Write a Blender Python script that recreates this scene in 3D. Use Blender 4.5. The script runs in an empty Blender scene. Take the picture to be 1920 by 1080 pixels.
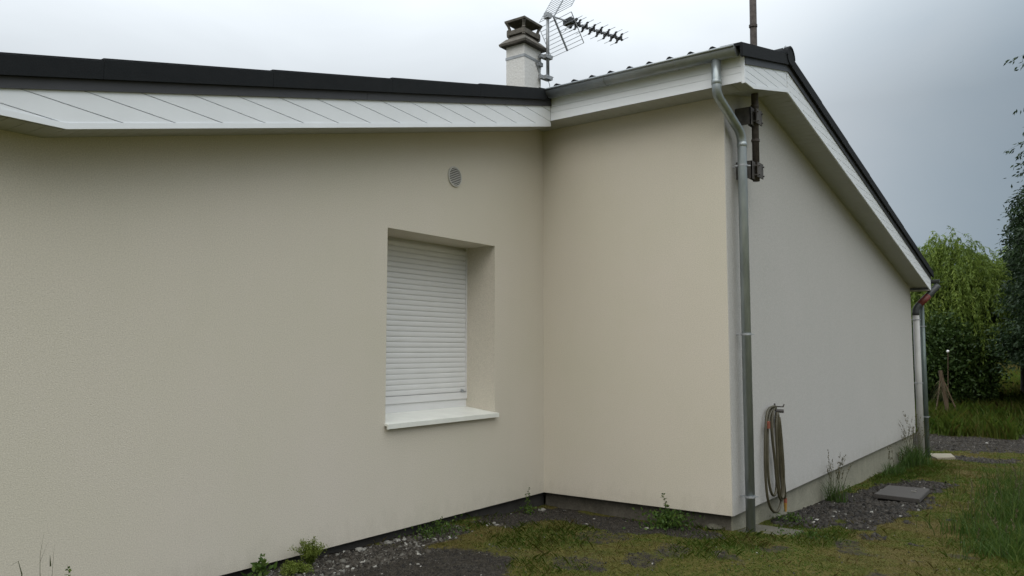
import bpy, bmesh, math, random
import numpy as np
from mathutils import Vector, Matrix, noise as mnoise

# ------------------------------------------------------------------ camera
scene = bpy.context.scene
FPX = 1483.0
PITCH = math.atan(117 / FPX)
YAW = math.radians(36.3)
chy, shy, cpt, spt = math.cos(YAW), math.sin(YAW), math.cos(PITCH), math.sin(PITCH)
FW = np.array([chy * cpt, shy * cpt, spt])
RT = np.array([shy, -chy, 0.0])
UP = np.cross(RT, FW)
CAM = np.array([-7.078, -4.778, 1.65])
cam_d = bpy.data.cameras.new("camera")
cam_d.lens = FPX / 1920 * 36
cam_d.sensor_width = 36
cam_d.clip_end = 2000
cam = bpy.data.objects.new("camera", cam_d)
scene.collection.objects.link(cam)
M = Matrix.Identity(4)
for i in range(3):
    M[i][0] = RT[i]; M[i][1] = UP[i]; M[i][2] = -FW[i]; M[i][3] = CAM[i]
cam.matrix_world = M
scene.camera = cam

# ------------------------------------------------------------------ sky, sun, exposure
world = bpy.data.worlds.new("World")
scene.world = world
world.use_nodes = True
wn = world.node_tree.nodes; wl = world.node_tree.links
wn.clear()
SUN_EL, SUN_ROT = math.radians(48), math.radians(248)
wout = wn.new('ShaderNodeOutputWorld'); bg = wn.new('ShaderNodeBackground')
sky = wn.new('ShaderNodeTexSky'); sky.sky_type = 'NISHITA'; sky.sun_disc = False
sky.sun_elevation = SUN_EL; sky.sun_rotation = SUN_ROT
geo = wn.new('ShaderNodeTexCoord')


def wmath(op, a, b=None, clamp=False):
    n = wn.new('ShaderNodeMath'); n.operation = op; n.use_clamp = clamp
    for i, v in enumerate((a, b)):
        if v is None: continue
        if isinstance(v, (int, float)): n.inputs[i].default_value = v
        else: wl.new(v, n.inputs[i])
    return n.outputs[0]


sep = wn.new('ShaderNodeSeparateXYZ'); wl.new(geo.outputs['Generated'], sep.inputs[0])
# overcast dome: brighter overhead, one darker rain bank low in the direction of +X
dotn = wn.new('ShaderNodeVectorMath'); dotn.operation = 'DOT_PRODUCT'
wl.new(geo.outputs['Generated'], dotn.inputs[0]); dotn.inputs[1].default_value = (0.96, -0.26, 0.08)
stretch = wn.new('ShaderNodeMapping'); stretch.inputs['Scale'].default_value = (1, 1, 2.6)
wl.new(geo.outputs['Generated'], stretch.inputs[0])
n1 = wn.new('ShaderNodeTexNoise'); n1.inputs['Scale'].default_value = 2.6; n1.inputs['Detail'].default_value = 5
n1.inputs['Roughness'].default_value = 0.5; n1.inputs['Distortion'].default_value = 0.5
wl.new(stretch.outputs[0], n1.inputs['Vector'])
bank = wn.new('ShaderNodeMapRange'); bank.interpolation_type = 'SMOOTHSTEP'
bank.inputs['From Min'].default_value = 0.78; bank.inputs['From Max'].default_value = 0.97
wl.new(wmath('ADD', dotn.outputs['Value'], wmath('MULTIPLY', wmath('SUBTRACT', n1.outputs[0], 0.5), 0.10)), bank.inputs['Value'])
cr = wn.new('ShaderNodeMixRGB'); cr.blend_type = 'MIX'
cr.inputs['Color1'].default_value = (4.6, 4.92, 5.18, 1)
cr.inputs['Color2'].default_value = (1.62, 2.05, 2.42, 1)
wl.new(bank.outputs[0], cr.inputs['Fac'])
zen = wn.new('ShaderNodeMapRange'); zen.inputs['From Min'].default_value = 0.28; zen.inputs['From Max'].default_value = 1.0
zen.inputs['To Min'].default_value = 1.0; zen.inputs['To Max'].default_value = 3.7
wl.new(sep.outputs['Z'], zen.inputs['Value'])
mott = wmath('ADD', wmath('MULTIPLY', wmath('SUBTRACT', n1.outputs[0], 0.5), 0.42), 1.0)
# added dimming of low sky behind the camera, standing in for unseen trees
dot2 = wn.new('ShaderNodeVectorMath'); dot2.operation = 'DOT_PRODUCT'
wl.new(geo.outputs['Generated'], dot2.inputs[0]); dot2.inputs[1].default_value = (0.806, 0.592, 0.0)
side = wn.new('ShaderNodeMapRange'); side.interpolation_type = 'SMOOTHSTEP'
side.inputs['From Min'].default_value = 0.45; side.inputs['From Max'].default_value = 0.0
wl.new(dot2.outputs['Value'], side.inputs['Value'])
low = wn.new('ShaderNodeMapRange'); low.inputs['From Min'].default_value = 0.0; low.inputs['From Max'].default_value = 0.55
low.inputs['To Min'].default_value = 0.62; low.inputs['To Max'].default_value = 0.0
wl.new(sep.outputs['Z'], low.inputs['Value'])
horizon = wmath('SUBTRACT', 1.0, wmath('MULTIPLY', side.outputs[0], low.outputs[0]))
bright = wmath('MULTIPLY', wmath('MULTIPLY', zen.outputs[0], mott), horizon)
sc2 = wn.new('ShaderNodeVectorMath'); sc2.operation = 'SCALE'
wl.new(cr.outputs[0], sc2.inputs[0]); wl.new(bright, sc2.inputs['Scale'])
mx = wn.new('ShaderNodeMixRGB'); mx.inputs['Fac'].default_value = 0.96
wl.new(sky.outputs[0], mx.inputs['Color1']); wl.new(sc2.outputs[0], mx.inputs['Color2'])
wl.new(mx.outputs[0], bg.inputs['Color']); bg.inputs['Strength'].default_value = 0.1
wl.new(bg.outputs[0], wout.inputs[0])

sun_d = bpy.data.lights.new("sun", 'SUN'); sun_d.energy = 0.65; sun_d.angle = math.radians(60)
sun_d.color = (1, 0.88, 0.70)
sun = bpy.data.objects.new("sun", sun_d); scene.collection.objects.link(sun)
# light travels from behind the camera, high up
sdir = Vector((math.sin(SUN_ROT) * math.cos(SUN_EL), math.cos(SUN_ROT) * math.cos(SUN_EL), math.sin(SUN_EL)))
sun.rotation_euler = sdir.to_track_quat('Z', 'Y').to_euler()
scene.view_settings.view_transform = 'Standard'
scene.view_settings.look = 'None'
scene.view_settings.exposure = 0.52
scene.view_settings.gamma = 1

# ------------------------------------------------------------------ helpers
COL = scene.collection
rnd = random.Random(7)


def tag(o, label=None, cat=None, group=None, kind=None):
    if label: o['label'] = label
    if cat: o['category'] = cat
    if group: o['group'] = group
    if kind: o['kind'] = kind
    return o


def empty(name, loc, label, cat, group=None):
    o = bpy.data.objects.new(name, None); COL.objects.link(o); o.location = loc
    o.empty_display_size = 0.1
    bpy.context.view_layer.update()
    return tag(o, label, cat, group)


def finish(name, bm, mat, parent=None, smooth=False, weld=False):
    """link a bmesh given in world coordinates as one object, child of parent (un-rotated)"""
    if weld: bmesh.ops.remove_doubles(bm, verts=bm.verts, dist=1e-5)
    bmesh.ops.recalc_face_normals(bm, faces=bm.faces)
    me = bpy.data.meshes.new(name); bm.to_mesh(me); bm.free()
    return link_mesh(name, me, mat, parent, smooth)


def link_mesh(name, me, mat, parent=None, smooth=False):
    if smooth:
        me.polygons.foreach_set('use_smooth', [True] * len(me.polygons))
    me.materials.append(mat)
    o = bpy.data.objects.new(name, me); COL.objects.link(o)
    if parent is not None:
        o.parent = parent
        off = Vector((0, 0, 0)); p = parent
        while p is not None:
            off += p.location; p = p.parent
        me.transform(Matrix.Translation(-off))
    else:
        # put the origin at the mesh's base
        n = len(me.vertices)
        if n:
            co = np.empty(n * 3, dtype=np.float32); me.vertices.foreach_get('co', co); co = co.reshape(-1, 3)
            base = Vector(((co[:, 0].min() + co[:, 0].max()) / 2, (co[:, 1].min() + co[:, 1].max()) / 2, co[:, 2].min()))
            base = Vector([float(v) for v in base])
            me.transform(Matrix.Translation(-base)); o.location = base
    return o


def box(bm, x0, x1, y0, y1, z0, z1, bev=0.0):
    vs = [bm.verts.new((x, y, z)) for z in (z0, z1) for x, y in ((x0, y0), (x1, y0), (x1, y1), (x0, y1))]
    fs = [bm.faces.new([vs[i] for i in f]) for f in ((0, 3, 2, 1), (4, 5, 6, 7), (0, 1, 5, 4), (1, 2, 6, 5), (2, 3, 7, 6), (3, 0, 4, 7))]
    if bev:
        es = {e for f in fs for e in f.edges}
        bmesh.ops.bevel(bm, geom=list(es), offset=bev, segments=2, affect='EDGES', profile=0.5)


def prism(bm, poly, a0, a1, axis='y'):
    """extrude a polygon along an axis; poly in (x,z) for axis y, (y,z) for axis x, (x,y) for axis z"""
    def P(p, a):
        if axis == 'y': return (p[0], a, p[1])
        if axis == 'x': return (a, p[0], p[1])
        return (p[0], p[1], a)
    A = [bm.verts.new(P(p, a0)) for p in poly]; B = [bm.verts.new(P(p, a1)) for p in poly]
    n = len(poly)
    bm.faces.new(A); bm.faces.new(B[::-1])
    for i in range(n):
        bm.faces.new((A[i], A[(i + 1) % n], B[(i + 1) % n], B[i]))


def obox(bm, c, ax, ay, az, hx, hy, hz):
    c = Vector(c); ax, ay, az = (Vector(v).normalized() for v in (ax, ay, az))
    vs = [bm.verts.new(c + ax * sx * hx + ay * sy * hy + az * sz * hz) for sz in (-1, 1) for sx, sy in ((-1, -1), (1, -1), (1, 1), (-1, 1))]
    for f in ((0, 3, 2, 1), (4, 5, 6, 7), (0, 1, 5, 4), (1, 2, 6, 5), (2, 3, 7, 6), (3, 0, 4, 7)):
        bm.faces.new([vs[i] for i in f])


def tube(bm, pts, r, seg=12, cap=True, radii=None):
    pts = [Vector(p) for p in pts]
    n = len(pts); rings = []
    t0 = (pts[1] - pts[0]).normalized()
    up = Vector((0, 0, 1)) if abs(t0.z) < 0.9 else Vector((1, 0, 0))
    u = t0.cross(up).normalized()
    for i in range(n):
        if i == 0: t = pts[1] - pts[0]
        elif i == n - 1: t = pts[-1] - pts[-2]
        else: t = (pts[i + 1] - pts[i]).normalized() + (pts[i] - pts[i - 1]).normalized()
        t.normalize()
        u = (u - t * u.dot(t)); u.normalize(); v = t.cross(u)
        k = 1.0
        if 0 < i < n - 1:
            a = (pts[i + 1] - pts[i]).normalized(); b = t
            k = 1.0 / max(0.6, a.dot(b))
        rr = (radii[i] if radii else r)
        rings.append([bm.verts.new(pts[i] + (u * math.cos(2 * math.pi * j / seg) + v * math.sin(2 * math.pi * j / seg)) * rr) for j in range(seg)])
    for i in range(n - 1):
        for j in range(seg):
            bm.faces.new((rings[i][j], rings[i][(j + 1) % seg], rings[i + 1][(j + 1) % seg], rings[i + 1][j]))
    if cap:
        bm.faces.new(rings[0][::-1]); bm.faces.new(rings[-1])


def smoothline(pts, n=8):
    P = [Vector(p) for p in pts]; out = []
    P = [P[0] * 2 - P[1]] + P + [P[-1] * 2 - P[-2]]
    for i in range(1, len(P) - 2):
        a, b, c, d = P[i - 1:i + 3]
        for k in range(n):
            t = k / n
            out.append(0.5 * ((2 * b) + (c - a) * t + (2 * a - 5 * b + 4 * c - d) * t * t + (3 * b - a - 3 * c + d) * t ** 3))
    out.append(P[-2]); return out


def clip(poly, nx, nz, d):
    """keep the part of a 2-D polygon where nx*x+nz*z>=d"""
    out = []
    for i in range(len(poly)):
        p, q = poly[i], poly[(i + 1) % len(poly)]
        sp_, sq = nx * p[0] + nz * p[1] - d, nx * q[0] + nz * q[1] - d
        if sp_ >= 0: out.append(p)
        if sp_ * sq < 0:
            t = sp_ / (sp_ - sq); out.append((p[0] + (q[0] - p[0]) * t, p[1] + (q[1] - p[1]) * t))
    return out


def area(poly):
    return abs(sum(poly[i][0] * poly[(i + 1) % len(poly)][1] - poly[(i + 1) % len(poly)][0] * poly[i][1] for i in range(len(poly)))) / 2


def boards(bm, poly, ang, pitch, gap, a0, a1, axis='y', phase=0.0):
    """lay cladding boards at angle ang (degrees) over a convex polygon"""
    a = math.radians(ang); nx, nz = -math.sin(a), math.cos(a)
    ds = [nx * p[0] + nz * p[1] for p in poly]
    k = math.floor((min(ds) - phase) / pitch)
    while phase + k * pitch < max(ds):
        lo, hi = phase + k * pitch + gap / 2, phase + (k + 1) * pitch - gap / 2
        q = clip(clip(poly, nx, nz, lo), -nx, -nz, -hi) if len(poly) > 2 else []
        if len(q) > 2 and area(q) > 1e-5: prism(bm, q, a0, a1, axis)
        k += 1


# ------------------------------------------------------------------ materials
def mat(name, base, rough=0.7, metal=0.0, var=0.0, vscale=3.0, bump=0.0, bscale=60.0, grain=0.0, gscale=200.0, col2=None, stretch3=(1, 1, 1), spec=None, bdist=0.004):
    m = bpy.data.materials.new(name); m.use_nodes = True
    nt = m.node_tree; N = nt.nodes; L = nt.links
    b = N['Principled BSDF']; b.inputs['Roughness'].default_value = rough; b.inputs['Metallic'].default_value = metal
    if spec is not None: b.inputs['Specular IOR Level'].default_value = spec
    tc = N.new('ShaderNodeNewGeometry'); mp = N.new('ShaderNodeMapping'); mp.inputs['Scale'].default_value = stretch3
    L.new(tc.outputs['Position'], mp.inputs['Vector'])
    c = N.new('ShaderNodeRGB'); c.outputs[0].default_value = (*base, 1); cur = c.outputs[0]
    if var:
        n = N.new('ShaderNodeTexNoise'); n.inputs['Scale'].default_value = vscale; n.inputs['Detail'].default_value = 6; n.inputs['Roughness'].default_value = 0.6
        L.new(mp.outputs[0], n.inputs['Vector'])
        mr = N.new('ShaderNodeMapRange'); mr.inputs['From Min'].default_value = 0.3; mr.inputs['From Max'].default_value = 0.7
        L.new(n.outputs[0], mr.inputs['Value'])
        mi = N.new('ShaderNodeMixRGB'); c2 = col2 or tuple(v * (1 - var) for v in base)
        mi.inputs['Color2'].default_value = (*c2, 1); L.new(cur, mi.inputs['Color1'])
        if col2:
            mr.inputs['To Max'].default_value = var
        L.new(mr.outputs[0], mi.inputs['Fac']); cur = mi.outputs[0]
    if grain:
        n = N.new('ShaderNodeTexNoise'); n.inputs['Scale'].default_value = gscale; n.inputs['Detail'].default_value = 2
        L.new(mp.outputs[0], n.inputs['Vector'])
        mr = N.new('ShaderNodeMapRange'); mr.inputs['From Min'].default_value = 0.3; mr.inputs['From Max'].default_value = 0.7
        mr.inputs['To Min'].default_value = 1 - grain; mr.inputs['To Max'].default_value = 1 + grain
        L.new(n.outputs[0], mr.inputs['Value'])
        s = N.new('ShaderNodeVectorMath'); s.operation = 'SCALE'; L.new(cur, s.inputs[0]); L.new(mr.outputs[0], s.inputs['Scale']); cur = s.outputs[0]
    L.new(cur, b.inputs['Base Color'])
    if bump:
        n = N.new('ShaderNodeTexNoise'); n.inputs['Scale'].default_value = bscale; n.inputs['Detail'].default_value = 4
        L.new(mp.outputs[0], n.inputs['Vector'])
        bu = N.new('ShaderNodeBump'); bu.inputs['Strength'].default_value = bump; bu.inputs['Distance'].default_value = bdist
        L.new(n.outputs[0], bu.inputs['Height']); L.new(bu.outputs[0], b.inputs['Normal'])
    return m


def render_mat(name, base, tint2):
    """fine scratched exterior render: grain, faint mottling, light dirt splash near the ground"""
    m = mat(name, base, rough=0.95, var=1.0, vscale=0.9, col2=tint2, grain=0.11, gscale=125, bump=0.5, bscale=150, spec=0.15, bdist=0.004)
    return m


def leaf_mat(name, stops, trans=0.25, rough=0.55):
    m = bpy.data.materials.new(name); m.use_nodes = True
    nt = m.node_tree; N = nt.nodes; L = nt.links
    b = N['Principled BSDF']; b.inputs['Roughness'].default_value = rough; b.inputs['Specular IOR Level'].default_value = 0.25
    at = N.new('ShaderNodeAttribute'); at.attribute_name = 'tint'
    r = N.new('ShaderNodeValToRGB'); e = r.color_ramp.elements
    e[0].position = stops[0][0]; e[0].color = (*stops[0][1], 1)
    e[1].position = stops[-1][0]; e[1].color = (*stops[-1][1], 1)
    for p, c in stops[1:-1]:
        q = e.new(p); q.color = (*c, 1)
    L.new(at.outputs['Fac'], r.inputs[0]); L.new(r.outputs[0], b.inputs['Base Color'])
    t = N.new('ShaderNodeBsdfTranslucent'); L.new(r.outputs[0], t.inputs['Color'])
    mx_ = N.new('ShaderNodeMixShader'); mx_.inputs[0].default_value = trans
    L.new(b.outputs[0], mx_.inputs[1]); L.new(t.outputs[0], mx_.inputs[2])
    L.new(mx_.outputs[0], N['Material Output'].inputs[0])
    return m


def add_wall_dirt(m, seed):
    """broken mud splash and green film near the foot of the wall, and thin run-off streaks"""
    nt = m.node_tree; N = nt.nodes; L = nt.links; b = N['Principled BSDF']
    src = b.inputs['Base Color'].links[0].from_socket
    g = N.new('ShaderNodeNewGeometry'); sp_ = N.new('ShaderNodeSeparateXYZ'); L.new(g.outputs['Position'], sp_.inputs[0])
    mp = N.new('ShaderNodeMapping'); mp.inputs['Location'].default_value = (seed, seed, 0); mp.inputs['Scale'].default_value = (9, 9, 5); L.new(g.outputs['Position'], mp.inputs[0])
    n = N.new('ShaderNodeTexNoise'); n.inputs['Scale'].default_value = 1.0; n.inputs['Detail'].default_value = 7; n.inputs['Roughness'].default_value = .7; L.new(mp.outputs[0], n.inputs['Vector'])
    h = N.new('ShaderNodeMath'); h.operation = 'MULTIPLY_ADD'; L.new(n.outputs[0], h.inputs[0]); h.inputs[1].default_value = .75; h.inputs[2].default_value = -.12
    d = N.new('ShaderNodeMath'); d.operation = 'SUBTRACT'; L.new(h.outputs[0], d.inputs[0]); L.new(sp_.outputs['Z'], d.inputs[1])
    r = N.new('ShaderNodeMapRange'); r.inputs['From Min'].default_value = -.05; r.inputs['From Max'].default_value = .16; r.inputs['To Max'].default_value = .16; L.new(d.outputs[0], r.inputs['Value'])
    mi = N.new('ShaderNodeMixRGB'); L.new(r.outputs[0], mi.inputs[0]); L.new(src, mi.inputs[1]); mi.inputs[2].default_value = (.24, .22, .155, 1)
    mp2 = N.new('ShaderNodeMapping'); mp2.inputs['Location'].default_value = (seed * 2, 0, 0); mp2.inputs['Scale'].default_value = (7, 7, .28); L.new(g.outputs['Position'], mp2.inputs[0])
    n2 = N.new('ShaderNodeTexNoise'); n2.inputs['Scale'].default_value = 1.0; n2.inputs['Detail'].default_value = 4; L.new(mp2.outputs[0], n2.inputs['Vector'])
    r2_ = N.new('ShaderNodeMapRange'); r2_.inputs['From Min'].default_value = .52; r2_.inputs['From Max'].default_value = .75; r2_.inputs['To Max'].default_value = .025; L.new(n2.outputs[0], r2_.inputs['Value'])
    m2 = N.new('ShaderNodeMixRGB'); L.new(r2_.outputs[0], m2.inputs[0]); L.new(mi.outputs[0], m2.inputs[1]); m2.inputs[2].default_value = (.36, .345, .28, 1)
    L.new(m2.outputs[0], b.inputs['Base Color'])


M_CREAM = render_mat('cream_render', (0.570, 0.534, 0.446), (0.595, 0.548, 0.475))
M_WHITE = render_mat('grey_white_render', (0.452, 0.443, 0.422), (0.468, 0.455, 0.437))
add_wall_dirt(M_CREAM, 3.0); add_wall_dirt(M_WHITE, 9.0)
M_PLINTH = mat('plinth_cement', (0.27, 0.26, 0.20), 0.95, var=0.5, vscale=5, col2=(0.15, 0.145, 0.11), grain=0.14, gscale=60, bump=0.5, bscale=40)
M_PLINTHSHADE = mat('shaded_plinth', (0.115, 0.105, 0.085), 0.95, var=0.8, vscale=6, col2=(0.05, 0.045, 0.036), grain=0.18, gscale=60, bump=0.6, bscale=40)  # darker plinth copy: shade below the projecting wall put into the colour
M_FOOT = mat('dark_foundation', (0.05, 0.047, 0.042), 0.95, var=0.4, vscale=6, bump=0.5, bscale=40)
M_PVC = mat('white_pvc', (0.82, 0.85, 0.89), 0.38, var=0.05, vscale=4, spec=0.4)
M_PVCBACK = mat('groove_shadow_gap', (0.42, 0.43, 0.44), 0.7)
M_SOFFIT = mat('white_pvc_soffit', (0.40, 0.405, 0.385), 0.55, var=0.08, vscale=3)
M_TILE = mat('black_concrete_tile', (0.007, 0.009, 0.011), 0.85, spec=0.25, var=0.35, vscale=9, grain=0.25, gscale=150, bump=0.4, bscale=140, col2=(0.018, 0.019, 0.021))
M_STRIP = mat('anthracite_metal_strip', (0.042, 0.043, 0.049), 0.5, var=0.15, vscale=5)
M_ZINC = mat('zinc', (0.33, 0.355, 0.37), 0.45, metal=0.6, var=0.6, vscale=9, col2=(0.22, 0.24, 0.25), stretch3=(1, 1, 0.35), bump=0.15, bscale=25)
M_GALV = mat('galvanised_pipe', (0.40, 0.44, 0.45), 0.36, metal=0.62, var=0.7, vscale=14, col2=(0.20, 0.23, 0.24), stretch3=(1, 1, 0.25), bump=0.12, bscale=30)
M_DULL = mat('dull_green_zinc', (0.15, 0.19, 0.18), 0.5, metal=0.5, var=0.5, vscale=9, stretch3=(1, 1, 0.3))
M_STEEL = mat('galvanised_steel', (0.40, 0.42, 0.44), 0.5, metal=0.5, var=0.3, vscale=12)
M_RUST = mat('rusty_iron', (0.10, 0.085, 0.075), 0.75, metal=0.3, var=0.9, vscale=22, col2=(0.035, 0.028, 0.026), bump=0.4, bscale=60)
M_RUSTPLATE = mat('dark_iron_plate', (0.055, 0.052, 0.05), 0.75, metal=0.2, var=0.8, vscale=16, col2=(0.12, 0.11, 0.105), bump=0.4, bscale=60)
M_CHIM = mat('chimney_render', (0.70, 0.70, 0.69), 0.95, var=0.6, vscale=3.5, col2=(0.62, 0.61, 0.585), grain=0.06, gscale=50, bump=0.6, bscale=30, bdist=0.01)
M_CONC = mat('weathered_concrete', (0.16, 0.145, 0.125), 0.95, var=0.9, vscale=7, col2=(0.06, 0.058, 0.05), grain=0.2, gscale=70, bump=0.7, bscale=35, bdist=0.01)
M_SLAB = mat('concrete_slab', (0.10, 0.092, 0.072), 0.95, var=0.8, vscale=6, col2=(0.055, 0.055, 0.035), grain=0.18, gscale=60, bump=0.6, bscale=40)
M_SLABD = mat('dark_slab', (0.062, 0.056, 0.052), 0.9, var=0.5, vscale=7, col2=(0.05, 0.048, 0.045), grain=0.15, gscale=60, bump=0.5, bscale=40)
M_SLABP = mat('pale_slab', (0.26, 0.23, 0.17), 0.95, var=0.5, vscale=7, col2=(0.17, 0.16, 0.12), grain=0.15, gscale=60, bump=0.5, bscale=40)
M_ALU = mat('aerial_aluminium', (0.33, 0.35, 0.37), 0.5, metal=0.6)
M_BLACK = mat('black_plastic', (0.02, 0.022, 0.024), 0.5)
M_HOSE = mat('hose_rubber', (0.042, 0.036, 0.019), 0.5, var=0.8, vscale=9, col2=(0.082, 0.072, 0.042), bump=0.2, bscale=40)
M_RED = mat('faded_red_plastic', (0.30, 0.09, 0.055), 0.6, var=0.3, vscale=30)
M_YEL = mat('yellow_plastic', (0.42, 0.24, 0.045), 0.5, var=0.3, vscale=30)
M_REDPIPE = mat('red_primed_pipe', (0.17, 0.035, 0.025), 0.5, var=0.4, vscale=20)
M_GREYPIPE = mat('grey_pipe', (0.055, 0.062, 0.066), 0.5, var=0.3, vscale=12)
M_PVCPIPE = mat('old_white_pvc_pipe', (0.44, 0.44, 0.43), 0.5, var=0.2, vscale=3)
M_WOOD = mat('weathered_stake_wood', (0.13, 0.09, 0.055), 0.9, var=0.6, vscale=12, stretch3=(1, 1, 0.2), bump=0.5, bscale=40)
M_BARK = mat('bark', (0.06, 0.05, 0.038), 0.95, var=0.6, vscale=10, stretch3=(1, 1, 0.3), bump=0.8, bscale=20, bdist=0.02)
M_STONE = mat('pale_stone', (0.27, 0.26, 0.235), 0.9, var=0.5, vscale=20, bump=0.5, bscale=50)
M_VENTDARK = mat('vent_inside', (0.05, 0.05, 0.05), 0.8)
M_VENT = mat('vent_plastic', (0.50, 0.49, 0.46), 0.5)
M_SHUT = mat('shutter_pvc', (0.70, 0.70, 0.70), 0.45, var=0.06, vscale=4)
M_SILL = mat('sill_white', (0.78, 0.79, 0.74), 0.40, var=0.12, vscale=6)
M_BROWNLEAF = mat('dead_stalk', (0.17, 0.13, 0.075), 0.9)
M_WHITEBALL = mat('white_ball', (0.75, 0.75, 0.76), 0.4)

# ------------------------------------------------------------------ ground
YC = -2.068      # plane of the gable wall that runs away from the camera
GX = [-60, -8, -3, -1, 0, 1.7, 3.2, 6, 9, 10.5, 13, 16, 20, 45, 80, 400]
GZ = [0.1, 0.1, 0.095, 0.07, 0.0, -0.11, -0.16, -0.23, -0.31, -0.34, -0.28, -0.15, 0.0, 0.85, 1.3, 2.0]


def gz_base(x, y):
    b = float(np.interp(x, GX, GZ))
    return b


def pn(x, y, s, o=0.0):
    return mnoise.noise(Vector((x * s + o, y * s - o, o * 1.7)))


def gz(x, y):
    z = gz_base(x, y)
    a = 1.0 if abs(x) < 40 else 0.3
    z += a * (0.022 * pn(x, y, 1.1, 3.1) + 0.010 * pn(x, y, 4.5, 8.2) + 0.005 * pn(x, y, 14, 1.3))
    d = dirt(x, y)
    z += -0.012 * d + 0.012 * d * abs(pn(x, y, 9, 5.5))
    return z


def sstep(a, b, v):
    t = min(1, max(0, (v - a) / (b - a))); return t * t * (3 - 2 * t)


PATCH = [  # centre x, y, radius x, radius y, rotation, strength : bare soil and slate chips seen in the photograph
    (-3.3, -0.42, 1.35, 0.62, 0.0, 1.0), (-2.75, -0.95, 0.75, 0.55, 0.3, 1.0), (-2.0, -0.15, 0.5, 0.30, 0, .9),
    (-0.55, -0.30, 0.75, 0.42, 0, 1.0), (-0.35, -1.05, 0.42, 0.75, 0, 1.0), (-0.28, -1.75, 0.32, 0.35, 0, .9),
    (2.3, -2.30, 1.15, 0.42, -0.1, 1.0), (3.3, -2.55, 1.35, 0.55, -0.1, 1.0), (4.9, -2.70, 0.9, 0.38, -0.1, 1.0),
    (1.35, -2.30, 0.5, 0.3, 0, .8), (2.0, -2.75, 0.8, 0.22, 0.1, .7),
    (-1.55, -1.95, 0.28, 0.16, 0.5, .6), (-1.15, -2.0, 0.30, 0.16, 0.2, .55), (0.15, -3.0, 0.45, 0.16, 0.3, .6),
    (-1.95, -1.6, 0.25, 0.2, 0.2, .5), (0.9, -3.05, 0.25, 0.12, 0, .35), (-0.5, -2.6, 0.22, 0.12, 0, .6), (-1.0, -1.3, 0.3, 0.25, 0, .5),
    (12.2, -2.2, 1.35, 3.4, 0.0, 1.0), (9.6, -3.0, 0.55, 0.75, 0, .9),
    (13.6, -5.2, 2.2, 2.2, 0.0, 1.0), (15.4, -3.1, 1.3, .45, 0.0, .8), (15.2, -2.4, 1.1, .25, 0.0, .7),
]


def dirt(x, y):
    v = 0.0
    if x < -16 or x > 20 or y < -12: return 0.0
    w1 = 0.26 * pn(x, y, 1.9, 4.0) + 0.22 * pn(x, y, 6.5, 2.0)
    for cx, cy, rx, ry, ro, s in PATCH:
        dx, dy = x - cx, y - cy
        if abs(dx) > 2.2 * max(rx, ry) or abs(dy) > 2.2 * max(rx, ry): continue
        c_, s_ = math.cos(ro), math.sin(ro)
        u_, v_ = (dx * c_ + dy * s_) / rx, (-dx * s_ + dy * c_) / ry
        r = math.sqrt(u_ * u_ + v_ * v_) + w1 * 1.2
        v = max(v, s * (1 - sstep(0.78, 1.12, r)))
    sp_ = pn(x, y, 3.2, 9.0) + 0.4 * pn(x, y, 9, 3.3)
    if x < 3: v = max(v, 0.7 * sstep(0.42, 0.62, sp_))
    return v


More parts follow.
